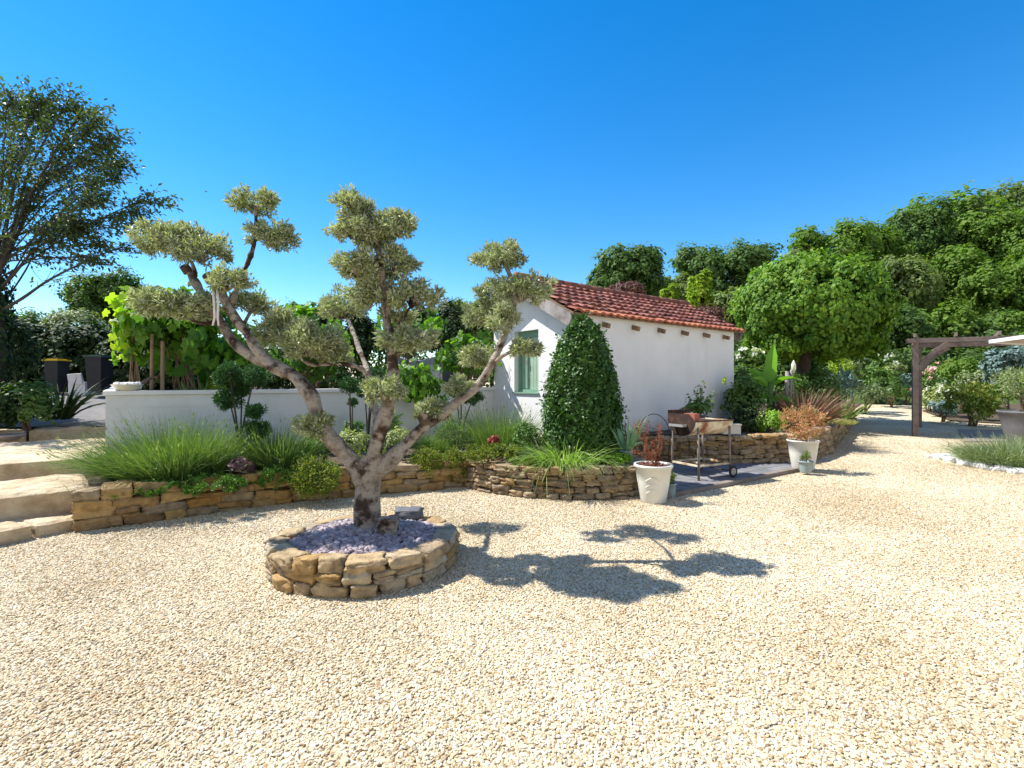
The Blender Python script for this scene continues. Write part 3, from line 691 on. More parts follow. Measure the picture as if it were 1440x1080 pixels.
q(hp(0, w1, z1), hp(0, w0, z1), hp(rec, w0, z1), hp(rec, w1, z1)); q(hp(0, w0, z0), hp(0, w1, z0), hp(rec, w1, z0), hp(rec, w0, z0))
q(hp(0, 0, 0), hp(HLEN, 0, 0), hp(HLEN, 0, EZ), hp(0, 0, EZ))
q(hp(HLEN, 0, 0), hp(HLEN, HW, 0), hp(HLEN, HW, roofz(HW)), hp(HLEN, WR, RZ), hp(HLEN, 0, EZ))
q(hp(HLEN, HW, 0), hp(0, HW, 0), hp(0, HW, roofz(HW)), hp(HLEN, HW, roofz(HW)))
wb.build('wall', M['plaster'], hut)
win = MB(); fw = .06
for a, b, c, d in ((w0, w1, z0, z0 + fw), (w0, w1, z1 - .13, z1), (w0, w0 + fw, z0 + fw, z1 - .13), (w1 - fw, w1, z0 + fw, z1 - .13)):
    win.box(hp(rec - .02, (a + b) / 2, (c + d) / 2), (.03, (b - a) / 2 - .001, (d - c) / 2 - .001), [D1, D2, UP])
win.box(hp(rec - .015, w0 + .52, (z0 + z1) / 2 - .03), (.02, .03, (z1 - z0) / 2 - .11), [D1, D2, UP])
wo = win.build('window', M['greenframe'], hut)
pn = MB(); k = 7
for i in range(k):
    a = w0 + fw + (w1 - w0 - 2 * fw) * i / k; b = w0 + fw + (w1 - w0 - 2 * fw) * (i + 1) / k
    pn.box(hp(rec + .005, (a + b) / 2, (z0 + z1) / 2 - .03), (.006, (b - a) / 2 - .004, (z1 - z0) / 2 - .09), [D1, D2, UP])
pn.build('pane', M['greenpane'], wo)
MB().box(hp(.045, (w0 + w1) / 2, z0 - .012), (.075, (w1 - w0) / 2 + .03, .014), [D1, D2, UP]).build('sill', M['greenframe'], wo)
MB().tube([hp(rec - .055, w0 + .50, 1.93), hp(rec - .055, w0 + .50, 2.03)], .010, 8).build('handle', M['greymetal'], wo)
# roof tiles
roof = MB(); eave = MB(); deck = MB(); OVS, OVE = .24, .15
def course(side):
    sl = math.hypot(WR, RZ - EZ); n_u = 28; tw = (HLEN + 2 * OVS) / n_u; tot = sl + OVE if side == 0 else math.hypot(HW - WR, RZ - roofz(HW)) + .2
    nc = 7 if side == 0 else 5; ch = tot / nc
    cosA, sinA = WR / sl, (RZ - EZ) / sl
    def pt(u, s, h):          # s measured down-slope from the ridge
        w = WR - s * cosA if side == 0 else WR + s * cosA; nrm = A3(0, 0, 1) * cosA + (-D2 if side == 0 else D2) * sinA
        sag = -.025 * math.sin(math.pi * min(1, max(0, (u + OVS) / (HLEN + 2 * OVS))))
        return HA + D1 * u + D2 * w + UP * (RZ - s * sinA + sag) + nrm * h
    prof = [(0, .0), (.12, .003), (.2, .018), (.38, .030), (.56, .030), (.74, .018), (.82, .003), (1, .0)]
    for j in range(nc):
        for i in range(n_u):
            u0 = -OVS + i * tw + rng.normal(0, .003); s0 = j * ch - .05; s1 = (j + 1) * ch + rng.normal(0, .008); dz = rng.normal(0, .004)
            V = []
            for f, h in prof:
                V += [pt(u0 + f * tw * .985, s0, h + .030 + dz), pt(u0 + f * tw * .985, s1, h + .092 + dz), pt(u0 + f * tw * .985, s1, h + .045 + dz)]
            m = len(prof); Q = []
            for k_ in range(m - 1):
                a, b = 3 * k_, 3 * k_ + 3
                Q += [[a, a + 1, b + 1, b], [a + 1, a + 2, b + 2, b + 1]]
            if side: Q = [x[::-1] for x in Q]
            (eave if side == 0 and j == nc - 1 else roof).add(V, Q)
    a, b = (-.0, tot)
    V = [pt(-OVS, 0, .03), pt(HLEN + OVS, 0, .03), pt(HLEN + OVS, tot - .03, .03), pt(-OVS, tot - .03, .03), pt(-OVS, 0, 0), pt(HLEN + OVS, 0, 0), pt(HLEN + OVS, tot - .03, 0), pt(-OVS, tot - .03, 0)]
    deck.add(V, [[0, 1, 2, 3], [4, 7, 6, 5], [0, 4, 5, 1], [1, 5, 6, 2], [2, 6, 7, 3], [3, 7, 4, 0]])
    return pt, tot
pt0, tot0 = course(0); pt1, tot1 = course(1)
ro = roof.build('roof', M['tile'], hut)
eave.build('eave_tiles', M['eavetile'], ro); deck.build('roof_deck', M['rafter'], ro)
rg_ = MB()
for i in range(14):
    a = -OVS + i * (HLEN + 2 * OVS) / 14; P = [pt0(a - .02, 0, .06), pt0(a + (HLEN + 2 * OVS) / 14, 0, .075)]
    rg_.tube([P[0], P[1]], [.10, .085], 12)
rg_.build('ridge_tiles', M['ridge'], ro, smooth=True)
for s_ in (-OVS + .02, HLEN + OVS - .02):
    bb = MB(); bb.bar(pt0(s_, -.0, -.12), pt0(s_, tot0 - .02, -.11), .035, .25, up=UP); bb.bar(pt1(s_, .03, -.10), pt1(s_, tot1 - .05, -.09), .035, .22, up=UP)
    bb.build('bargeboard', M['greywood'], hut)
for i, px in enumerate((815, 848, 890, 926, 959, 989.5, 1017)):
    tx = (px - 720) / F; s_ = (HA[0] - tx * HA[1]) / (tx * D1[1] - D1[0]); s_ = max(s_, .12)
    rb = MB(); c0 = hp(s_, -.001, EZ - .17); rb.bar(c0 - UP * .0, c0 - D2 * .15 - UP * .05, .075, .085); rb.build('rafter_end', M['rafter'], hut)

# ================================================================== OLIVE TREE
olv = thing('olive_tree', (-1.33, 4.55, .2), 'old olive tree pruned into cloud pads on three spreading limbs', 'tree')
def limb(mb, pts, r0, r1, rough=.6, n=14, seed=1.):
    r0 *= .9; r1 *= .95
    P = smooth_path([W(*p) for p in pts], 8 * len(pts)); R = np.linspace(0, 1, len(P)); R = r0 + (r1 - r0) * R ** .8
    mb.tube(P, R, n, rough, seed)
tb = MB()
P = smooth_path([W(519, 772, 4.55), W(518, 735, 4.55), W(517, 700, 4.55), W(519, 662, 4.55), W(523, 640, 4.55)], 30)
tb.tube(P, np.interp(np.linspace(0, 1, 30), [0, .12, .4, .75, 1], [.155, .128, .118, .135, .10]), 20, .35, 3)
limb(tb, [(512, 675, 4.55), (488, 640, 4.5), (462, 612, 4.48), (446, 580, 4.48), (436, 553, 4.5), (412, 527, 4.55), (376, 508, 4.6), (347, 469, 4.65), (322, 434, 4.7), (306, 404, 4.75), (297, 393, 4.75)], .088, .042)
limb(tb, [(372, 510, 4.62), (335, 487, 4.75), (309, 452, 4.85), (286, 417, 4.95), (266, 383, 5.0)], .055, .038, seed=4)
limb(tb, [(322, 436, 4.7), (333, 408, 4.8), (345, 378, 4.85), (357, 345, 4.9), (360, 312, 4.92), (358, 290, 4.92)], .036, .014, seed=6)
limb(tb, [(306, 452, 4.85), (286, 455, 4.75), (262, 448, 4.7), (240, 435, 4.7)], .03, .01)
limb(tb, [(275, 395, 4.98), (272, 375, 4.95), (262, 355, 4.9)], .03, .01)
limb(tb, [(340, 462, 4.68), (352, 440, 4.9), (365, 428, 5.0)], .02, .008)
limb(tb, [(521, 672, 4.55), (528, 630, 4.5), (540, 590, 4.46), (550, 555, 4.44), (553, 520, 4.44), (549, 480, 4.45), (543, 435, 4.46), (538, 395, 4.47), (532, 350, 4.48), (522, 310, 4.5)], .088, .02, seed=8)
limb(tb, [(528, 650, 4.6), (532, 600, 4.8), (524, 560, 4.95), (516, 520, 5.1), (503, 485, 5.4), (492, 455, 5.7), (482, 435, 5.9)], .055, .018, seed=9)
limb(tb, [(517, 524, 5.04), (500, 515, 5.0), (470, 511, 4.95), (435, 512, 4.9), (415, 495, 4.9)], .035, .012, seed=10)
limb(tb, [(545, 470, 4.45), (562, 455, 4.5), (580, 425, 4.55)], .025, .009)
limb(tb, [(552, 505, 4.44), (570, 492, 4.4), (590, 480, 4.35)], .022, .008)
limb(tb, [(527, 668, 4.55), (556, 640, 4.56), (590, 606, 4.6), (628, 577, 4.65), (664, 550, 4.7), (690, 515, 4.75), (704, 485, 4.8), (717, 455, 4.84), (724, 425, 4.86), (720, 395, 4.88), (708, 368, 4.9)], .075, .018, seed=12)
limb(tb, [(688, 518, 4.75), (708, 500, 4.7), (730, 492, 4.65), (748, 490, 4.6)], .024, .008)
limb(tb, [(712, 465, 4.83), (700, 450, 5.2), (682, 442, 5.7)], .02, .008)
sb = MB()
for px, py, Y, r in ((296, 391, 4.74, .05), (263, 379, 5.0, .045), (597, 590, 4.54, .05), (546, 412, 4.4, .04)):
    p = W(px, py, Y); MB().tube([p + A3(0, .02, -.02), p + A3(-.012, -.03, .028)], [r, r * .92], 12, .2).build('sawn_stub', M['stub'], olv)
cd = MB()
for dx in (0, 6):
    cd.tube([W(299 + dx, 400, 4.62), W(301 + dx, 425, 4.60), W(302 + dx * .7, 446, 4.60), W(299 + dx * 1.4, 458, 4.6)], [.012, .011, .011, .008], 6)
cd.build('hanging_cord', M['cord'], olv)
# pads: x, y, width, height in the photo, depth
PADS = [(232, 338, 92, 50, 4.85), (282, 352, 92, 52, 4.9), (262, 338, 70, 44, 5.0), (322, 395, 66, 38, 4.6), (232, 428, 88, 46, 4.65), (272, 432, 66, 48, 4.75), (352, 428, 78, 36, 5.05),
        (358, 284, 84, 36, 4.92), (380, 331, 76, 44, 4.92), (392, 462, 76, 58, 4.95), (430, 480, 96, 66, 4.85), (472, 498, 56, 34, 5.0), (441, 597, 52, 40, 4.45),
        (500, 294, 66, 52, 4.45), (546, 318, 84, 46, 4.5), (497, 322, 66, 40, 4.35), (530, 338, 60, 36, 4.6), (500, 372, 66, 50, 4.4), (556, 372, 68, 46, 4.5), (528, 390, 56, 34, 4.7),
        (480, 430, 68, 56, 5.9), (520, 415, 70, 54, 4.65), (578, 416, 90, 50, 4.55), (560, 446, 56, 36, 4.8), (575, 478, 92, 42, 4.4), (538, 548, 62, 42, 4.35),
        (702, 361, 92, 42, 4.9), (734, 408, 92, 48, 4.85), (698, 414, 60, 42, 5.6), (676, 440, 66, 46, 5.75), (706, 450, 52, 40, 4.7), (735, 490, 54, 26, 4.6), (668, 503, 60, 40, 5.5), (606, 579, 54, 34, 4.7), (645, 545, 44, 30, 4.75)]
tw_ = MB()
for px, py, w_, h_, Y in PADS:
    c = W(px, py, Y); rx, rz = w_ / 2 / F * Y, h_ / 2 / F * Y; pb = MB()
    n = int(2600 * (w_ * h_) / 3600)
    cc = crown(pb, c, (rx * .92, rx * .8, rz * .80), n, int(30 * w_ / 70), rz * .40, .052, .0165, 'dia', .4, -.85, spiky=True, sq=.85)
    for q_ in cc[:9]: tw_.tube([c - UP * rz * .7, (c + q_) / 2 - UP * rz * .2, q_], [.010, .006, .003], 5)
    pb.build('foliage_pad', M['olive'], olv)
tb.v += [v for v in tw_.v]; tb.f += [f + tb.n for f in tw_.f]
tb.build('trunk', M['bark'], olv, smooth=True)

# ================================================================== POTS
def pot(t, c, rt, rb_, h, mat, soil='soil', rim=.015, name='pot'):
    x = A3(*c); mb = MB(); mb.lathe(x, [(.001, 0), (rb_ * .96, 0), (rb_, .012), (rb_ + (rt - rb_) * .55, h * .55), (rt - .012, h - rim * 2.2), (rt, h - rim * 2), (rt + rim * .5, h - rim), (rt + rim * .3, h), (rt - rim * .9, h), (rt - rim * 1.3, h - .05), (rt * .8, h * .5)], 48)
    mb.build(name, M[mat], t, smooth=True)
    MB().lathe(x, [(rt - rim * 1.2, h - .045), (rt * .5, h - .032), (.001, h - .03)], 32).build('potting_soil', M[soil], t)

c = A3(1.88, 6.62, 0)
t = thing('potted_fern', c, 'large off white pot holding a dead brown fern at the end of the bulging wall', 'potted plant')
pot(t, c, .245, .165, .50, 'whitepot', rim=.02)
mb = MB()
for k in range(3):
    a = np.linspace(-2.35, -1.35, 14); zz = .14 + .08 * k + .05 * np.sin((a + 2.3) * 3.5); r = .165 + (.245 - .165) * zz / .5 + .002
    mb.tube(np.stack([c[0] + r * np.cos(a), c[1] + r * np.sin(a), zz], 1), np.linspace(.007, .002, 14), 6)
mb.build('embossed_wave', M['whitepot'], t, smooth=True)
mb = MB(); st = MB()
for k in range(11):
    b = c + A3(rng.normal(0, .035), rng.normal(0, .035), .46); e = b + A3(rng.normal(-.03, .11), rng.normal(0, .08), rng.uniform(.28, .66) if k < 8 else .2); m_ = (b + e) / 2 + rng.normal(0, .02, 3)
    Q_ = smooth_path([b, m_, e], 12); st.tube(Q_, np.linspace(.006, .002, 12), 5)
    for p in Q_[3:]:
        n = 9; mb.leaves(p + rng.normal(0, .008, (n, 3)), rng.normal(0, 1, (n, 3)) + A3(0, 0, .2), rdir(n), rng.uniform(.02, .07, n), .010, 'dia')
st.build('stem', M['dead'], t); mb.build('frond', M['dead'], t)
n = 260; mb = MB(); a = rng.uniform(0, 6.28, n); r = .21 * np.sqrt(rng.random(n)); mb.leaves(np.stack([c[0] + r * np.cos(a), c[1] + r * np.sin(a), .475 + rng.uniform(0, .02, n)], 1), rdir(n) * A3(1, 1, .3), rdir(n) + UP, .05, .014, 'dia'); mb.build('dry_litter', M['dead'], t)

def potted(name, c, rt, rb_, h, potmat, label, leafmat, fr, fh, n, L, Wd, tm='hex', clumps=14, spiky=False, dz=0., cat='potted plant'):
    t = thing(name, c, label, cat); pot(t, c, rt, rb_, h, potmat, rim=min(.015, rt * .12))
    mb = MB(); crown(mb, A3(c[0], c[1], c[2] + h + fh + dz), (fr, fr, fh), n, clumps, min(fr, fh) * .42, L, Wd, tm, .4, spiky=spiky); mb.build('foliage', M[leafmat], t)
    st = MB()
    for k in range(4): st.tube([A3(c[0] + rng.normal(0, .2) * rt, c[1], c[2] + h - .05), A3(c[0] + rng.normal(0, .4) * fr, c[1] + rng.normal(0, .4) * fr, c[2] + h + fh * 1.3 + dz)], [.006, .003], 5)
    st.build('stem', M['twig'], t); return t
potted('potted_shrub', A3(2.17, 6.86, 0), .095, .072, .20, 'bluepot', 'small grey blue pot with a yellow green shrublet beside the large white pot', 'hebe', .075, .08, 420, .03, .018)
potted('potted_shrub', A3(5.18, 8.86, .035), .255, .175, .52, 'whitepot', 'large off white pot with orange tinted nandina at the end of the slate paving', 'nandina', .36, .30, 1900, .055, .02, 'dia', 40, True)
potted('potted_shrub', A3(5.03, 8.52, .035), .115, .09, .20, 'bluepot', 'small pale blue pot with a yellowish tuft in front of the nandina pot', 'hebe', .08, .07, 260, .05, .012, 'dia', 12, True)
c = A3(1.66, 7.22, .42); t = thing('potted_iris', c, 'grey pot of upright blue green iris blades behind the bulging wall', 'potted plant'); pot(t, c, .095, .075, .18, 'bluepot')
mb = MB(); n = 36; a = rng.uniform(0, 6.28, n); B = np.stack([c[0] + .04 * np.cos(a), c[1] + .04 * np.sin(a), np.full(n, c[2] + .15)], 1)
mb.blades(B, np.stack([np.cos(a) * .5, np.sin(a) * .4, np.ones(n)], 1), rng.uniform(.42, .70, n), .055, rng.choice([.02, .06, .1, .9], n, p=[.4, .3, .15, .15]), 6, .06); mb.build('foliage', M['iris'], t)
# plant pot behind the barbecue, against the hut wall
c = A3(3.66, 9.78, .58); t = thing('potted_rose', c, 'dark pot with a leafy rose against the shaded hut wall', 'potted plant'); pot(t, c, .19, .15, .34, 'greypot')
mb = MB(); st = MB()
crown(mb, c + UP * .50, (.33, .28, .15), 330, 22, .10, .085, .055, 'hex', .3)
for k in range(9):
    e = c + A3(rng.uniform(-.25, .3), rng.uniform(-.15, .15), rng.uniform(.6, 1.0)); Q_ = smooth_path([c + UP * .3, (c + e) / 2 + UP * .2 + rng.normal(0, .03, 3), e], 9); st.tube(Q_, np.linspace(.006, .002, 9), 5)
    for p in Q_[4:]: mb.leaves(p + rng.normal(0, .03, (3, 3)), rdir(3) + UP * .2, rdir(3) + UP, .06, .04)
st.build('stem', M['twig'], t); mb.build('foliage', M['midgreen'], t)
fb = MB(); p = W(1018, 534, 9.7); nn = rdir(14) + A3(0, -.5, .3); fb.leaves(p + rng.normal(0, .02, (14, 3)), rdir(14), nn, .06, .05); fb.build('yellow_bloom', M['hillD'], t)
MB().tube([c + UP * .4, c + A3(.3, 0, .55), p], [.005, .004, .003], 5).build('bloom_stem', M['twig'], t)
bx = MB(); bx.box((4.25, 9.72, .66), (.17, .11, .085)); bx.box((4.25, 9.72, .755), (.185, .125, .012)); bx.build('storage_box', M['dish'], label='small pale box on the stone wall behind the barbecue', cat='box')

# ================================================================== BARBECUE
bq = thing('barbecue', (3.25, 8.25, .04), 'rusty cream half barrel barbecue on four legs with wheels', 'barbecue')
U = norm(A3(.885, .465, 0)); N = A3(-U[1], U[0], 0); FLp = A3(2.92, 7.82, 0); BL_ = .80; BWd = .56
def bp(s, w_, z): return FLp + U * s + N * w_ + UP * z
zr, R_ = .965, .29; bowl = MB(); nS, nA = 2, 18; V = []
for k in range(nA + 1):
    a = math.pi + math.pi * k / nA
    for s in (-.06, BL_): V.append(bp(s, BWd / 2 - R_ * math.cos(a + math.pi) * -1 if False else BWd / 2 + R_ * math.cos(a), zr + R_ * .86 * math.sin(a)))
for k in range(nA + 1):
    a = math.pi + math.pi * k / nA
    for s in (-.06, BL_): V.append(bp(s, BWd / 2 + (R_ - .008) * math.cos(a), zr + .004 + (R_ - .008) * .86 * math.sin(a)))
o2 = 2 * (nA + 1); Q = []
for k in range(nA):
    Q += [[2 * k, 2 * k + 1, 2 * k + 3, 2 * k + 2], [o2 + 2 * k, o2 + 2 * k + 2, o2 + 2 * k + 3, o2 + 2 * k + 1]]
bowl.add(V, Q); bowl.build('barrel', M['rust'], bq, smooth=True)
for s in (-.062, BL_ + .002):
    e = MB(); ring_ = [(BWd / 2 + (R_ - .002) * math.cos(math.pi + math.pi * k / nA), zr + (R_ - .002) * .86 * math.sin(math.pi + math.pi * k / nA)) for k in range(nA + 1)]
    if s < 0: ring_ += [(BWd / 2 + R_ - .002, zr + .11), (BWd / 2 - R_ * .55, zr + .11)]
    A_ = [bp(s - .004, w_, z) for w_, z in ring_]; B_ = [bp(s + .004, w_, z) for w_, z in ring_]; m_ = len(A_)
    e.add(A_ + B_, [list(range(m_))], [list(range(m_, 2 * m_))[::-1]], [[k, k + m_, (k + 1) % m_ + m_, (k + 1) % m_] for k in range(m_)]); e.build('end_plate', M['rustdark'] if s < 0 else M['rust'], bq)
wsd = MB(); wsd.box(bp(.20, BWd / 2 + R_ + .002, zr + .075), (.26, .006, .08), [U, N, UP]); wsd.build('windshield', M['rustdark'], bq)
rb = MB()
for s, w_ in ((0, -.02),): rb.tube([bp(-.07, BWd / 2 - R_, zr), bp(BL_ + .02, BWd / 2 - R_, zr)], .012, 8); rb.tube([bp(-.07, BWd / 2 + R_, zr), bp(BL_ + .02, BWd / 2 + R_, zr)], .012, 8)
rb.build('rim_rail', M['rustdark'], bq)
gr = MB()
for k in range(16): gr.tube([bp(.24 + k * .034, .02, zr - .02), bp(.24 + k * .034, BWd - .02, zr - .02)], .004, 5)
gr.tube([bp(.22, .05, zr - .028), bp(.79, .05, zr - .028)], .006, 5); gr.tube([bp(.22, BWd - .05, zr - .028), bp(.79, BWd - .05, zr - .028)], .006, 5); gr.build('grill_grate', M['rustdark'], bq)
for s, w_, foot in ((.02, .0, .04), (.02, BWd, .04), (BL_ - .06, .0, .12), (BL_ - .06, BWd, .12)):
    lg = MB(); lg.tube([bp(s, w_, foot), bp(s, w_ * .96 + .01, zr - .12 if w_ else zr - .1)], .019, 10); lg.build('leg', M['legsteel'], bq, smooth=True)
sh = MB()
for a, b in (((.02, 0), (BL_ - .06, 0)), ((.02, BWd), (BL_ - .06, BWd)), ((.02, 0), (.02, BWd)), ((BL_ - .06, 0), (BL_ - .06, BWd)), ((.28, 0), (.28, BWd))): sh.bar(bp(*a, .26), bp(*b, .26), .022, .03)
sh.build('lower_frame', M['rust'], bq)
MB().tube([bp(BL_ - .06, -.07, .13), bp(BL_ - .06, BWd + .07, .13)], .009, 8).build('axle', M['rustdark'], bq)
for w_ in (-.06, BWd + .06):
    wh = MB(); a = np.linspace(0, 2 * math.pi, 25)
    P = np.array([bp(BL_ - .06, w_, .13) + (U * math.cos(x) + UP * math.sin(x)) * .075 for x in a]); wh.tube(P, .02, 8, cap=False); wo_ = wh.build('wheel', M['rubber'], bq, smooth=True)
    hb = MB(); hb.tube([bp(BL_ - .06, w_ - .012, .13), bp(BL_ - .06, w_ + .012, .13)], .058, 16); hb.build('hub', M['greymetal'], wo_)
bk = MB(); bk.box(bp(.05, .17, zr + .05), (.055, .11, .065), [U, N, UP]); bk.box(bp(.05, .40, zr + .03), (.055, .11, .045), [U, N, UP]); bk.build('firebrick', M['brick'], label='red fire brick standing in the left end of the barbecue', cat='brick')
ty = MB(); ty.box(bp(-.12, .30, zr - .09), (.05, .14, .006), [U, N, UP]); ty.box(bp(-.17, .30, zr - .075), (.004, .14, .02), [U, N, UP]); ty.box(bp(-.12, .16, zr - .075), (.05, .004, .02), [U, N, UP]); ty.build('drip_tray', M['silver'], bq)
hp_ = thing('wire_hoop', (2.25, 8.55, .03), 'rusty wire hoop with thin tines leaning behind the dead fern', 'hoop')
hb = MB(); a = np.linspace(-.3, math.pi + .3, 30); hc = A3(2.42, 8.5, .62); hb.tube(np.stack([hc[0] + .30 * np.cos(a), hc[1] + .06 * np.cos(a) + .0 * a, hc[2] + .42 * np.sin(a)], 1), .0065, 7); hb.tube([(hc[0] - .29, hc[1] - .057, .5), (hc[0] - .24, hc[1] - .05, .03)], .009, 6); hb.tube([(hc[0] + .29, hc[1] + .057, .5), (hc[0] + .24, hc[1] + .05, .03)], .009, 6)
hb.build('frame', M['rustdark'], hp_, smooth=True)
hb = MB()
for k in range(7): z = .42 + k * .065; hb.tube([(hc[0] - .28 + .012 * k, hc[1] - .05, z + .05), (hc[0] - .10, hc[1] - .03, z), (hc[0] + .03, hc[1], z - .02)], .004, 5)
hb.build('tine', M['rustdark'], hp_)

# ================================================================== BED PLANTS
BZ = .37
def bedp(px, Y): return A3((px - 720) / F * Y, Y, BZ)
G1 = 'lavender clumps'
stalks('lavender', bedp(225, 6.25), .50, 3400, .42, 1.1, .85, 'lav', 'wide lavender clump spilling over the steps at the left end of the bed', 'lavender', .006, .28, (-.25, -.1, 0), G1, squash=.7, flower=('lavgrey', 300), under=True)
stalks('lavender', bedp(290, 6.55), .30, 1500, .45, .98, .75, 'lav', 'upright lavender between the wide clump and the first cloud pruned juniper', 'lavender', .006, .22, (-.05, 0, 0), G1, squash=.8, flower=('lavgrey', 120), under=True)
stalks('lavender', bedp(392, 6.95), .36, 1900, .42, .92, .75, 'lav', 'dark lavender clump behind the olive\'s left limb', 'lavender', .006, .25, (0, 0, 0), G1, squash=.8, flower=('lavgrey', 150), under=True)
stalks('lavender', bedp(700, 8.35), .40, 1700, .55, 1.12, .62, 'lav', 'tall lavender against the sunlit hut gable', 'lavender', .006, .22, (.0, 0, 0), G1, squash=.8, flower=('lavgrey', 220), under=True)
stalks('lavender', bedp(612, 8.4), .26, 800, .3, .55, .8, 'lav', 'small lavender under the olive\'s right limb', 'lavender', .006, .22, (0, 0, 0), G1, squash=.8, under=True)
stalks('sedge', bedp(795, 7.2), .34, 700, .42, .85, .95, 'sedge', 'arching bright green sedge below the laurel cone', 'sedge', .012, .55, (0, -.1, 0), seg=6)
stalks('sedge', bedp(765, 7.2), .15, 110, .35, .62, 1.1, 'sedge', 'small tuft of arching sedge left of the laurel cone', 'sedge', .012, .8, (-.3, 0, 0), seg=6)
# clipped laurel cone
c = A3(1.09, 7.72, BZ); t = thing('laurel_cone', c, 'tall clipped laurel cone beside the hut corner', 'topiary'); mb = MB(); n = 12500
h = rng.random(n) ** .8; prof = np.interp(h, [0, .1, .35, .6, .8, .92, 1], [.55, .585, .57, .475, .35, .225, .04]); a = rng.uniform(0, 6.283, n); ri_ = prof * (1 + .07 * np.sin(5 * a + 9 * h) + rng.normal(0, .055, n) + .05 * np.sin(11 * a - 17 * h)) - .10 * (rng.random(n) ** 2)
P = np.stack([c[0] + ri_ * np.cos(a), c[1] + ri_ * np.sin(a), c[2] + .02 + h * 2.2], 1); nr = norm(np.stack([np.cos(a), np.sin(a), .35 + h * .8], 1) + rng.normal(0, .45, (n, 3)))
mb.leaves(P, np.cross(nr, rdir(n)) + UP * .5, nr, rng.uniform(.05, .085, n), rng.uniform(.026, .042, n)); mb.build('foliage', M['topiary'], t)
sh_ = MB()
for k in range(46):
    hh = rng.random(); aa = rng.uniform(0, 6.283); rr_ = float(np.interp(hh, [0, .1, .35, .6, .8, .92, 1], [.55, .585, .57, .475, .35, .225, .04])); p = c + A3(rr_ * math.cos(aa), rr_ * math.sin(aa), .02 + hh * 2.2)
    d = norm(A3(math.cos(aa), math.sin(aa), rng.uniform(.2, 1.2))); q_ = p + np.outer(np.linspace(.0, rng.uniform(.06, .15), 6), d)
    sh_.leaves(q_, d + rdir(6) * .9, rdir(6) + UP, .06, .03)
sh_.build('stray_shoots', M['topiary'], t, kind='stuff')
mb = MB(); n = 2600; h = rng.random(n); prof = np.interp(h, [0, .1, .35, .6, .8, .92, 1], [.46, .5, .49, .4, .28, .16, .03]); a = rng.uniform(0, 6.283, n)
mb.leaves(np.stack([c[0] + prof * np.cos(a), c[1] + prof * np.sin(a), c[2] + h * 2.1], 1), rdir(n), np.stack([np.cos(a), np.sin(a), 0 * a], 1), .16, .13); mb.build('inner_foliage', M['topiary'], t)
mb = MB(); mb.tube([c - UP * .05, c + UP * .6, c + UP * 1.9], [.05, .04, .015], 8); mb.build('stem', M['twig'], t)

def cloud(px_list, Y, label, stem_px, zb=None):
    t = thing('cloud_juniper', bedp(stem_px, Y), label, 'topiary', 'cloud pruned junipers'); st = MB(); b = bedp(stem_px, Y) - UP * .04
    first = True
    for px, py, w_ in px_list:
        p = W(px, py, Y + rng.normal(0, .05)); r = w_ / 2 / F * Y; mb = MB()
        crown(mb, p, (r * .82, r * .82, r * .66), int(2600 * (w_ / 40) ** 1.5), 34, r * .3, .042, .016, 'dia', .35, spiky=True); mb.build('foliage_ball', M['juniper'], t)
        m_ = (b + p) / 2 + A3(rng.normal(0, .03), 0, 0); m_[0] = b[0] * .75 + p[0] * .25
        st.tube(smooth_path([b, m_, p], 10), np.linspace(.019, .008, 10), 7, .2)
    st.build('stem', M['darkbark'], t, smooth=True)
cloud([(323, 527, 46), (358, 530, 44), (322, 560, 42), (340, 545, 26)], 6.95, 'cloud pruned juniper with big puffs against the white wall right of the vine', 337)
cloud([(359, 579, 28), (361, 605, 40)], 6.75, 'small two ball juniper beside the larger cloud pruned one', 362)
cloud([(492, 541, 32), (496, 566, 14)], 8.0, 'juniper ball on a thin stick behind the olive trunk', 494)
cloud([(513, 552, 26), (531, 528, 30), (522, 548, 20)], 8.3, 'juniper with three small balls just behind the olive\'s middle limb', 517)
cloud([(640, 548, 40), (665, 560, 30), (622, 570, 24), (650, 505, 34)], 8.9, 'cloud pruned juniper under the olive\'s right limb in front of the white wall', 648)

G2 = 'trailing shrubs over the stone wall'
def trail(px, y0, y1, w_, Y, mat, lab, n=2600):
    shrub('trailing_shrub', px, y0, y1, w_, Y, mat, lab, 'shrub', int(n * 1.9), .032, .018, 70, None, 'dia', G2, True, zbase=BZ, depth=.75)
trail(447, 640, 706, 78, 6.48, 'hebe', 'bushy golden green shrub hanging over the wall left of the olive trunk', 3200)
trail(603, 626, 676, 58, 7.42, 'hebe', 'golden green shrub drooping over the wall right of the olive trunk', 2300)
trail(638, 628, 686, 44, 7.55, 'hebe', 'narrow green trailing shrub in the inner corner of the stone wall', 1900)
trail(690, 622, 652, 90, 7.5, 'hebe', 'low spreading golden shrub on the rim of the bulging wall', 2400)
trail(745, 640, 660, 60, 7.12, 'hebe', 'thin mat of golden foliage on the wall rim below the sedge', 1100)
trail(300, 668, 694, 100, 5.95, 'box', 'green thyme mat along the stone wall under the lavender', 1700)
trail(215, 676, 696, 80, 5.72, 'box', 'green thyme mat at the left end of the stone wall', 1100)
trail(868, 638, 652, 44, 7.1, 'bright', 'bright green mossy cushion near the iris pot', 900)
trail(160, 690, 704, 26, 5.5, 'bright', 'tiny green weed rooted in the stone wall near the steps', 260)
shrub('variegated_shrub', 492, 602, 642, 60, 7.35, 'varieg', 'cream edged variegated shrub left of the olive\'s middle limb', n=1300, L=.05, Wd=.03, zbase=BZ)
shrub('variegated_shrub', 560, 600, 632, 46, 7.6, 'varieg', 'cream edged variegated shrub right of the olive\'s middle limb', n=800, L=.05, Wd=.03, zbase=BZ)
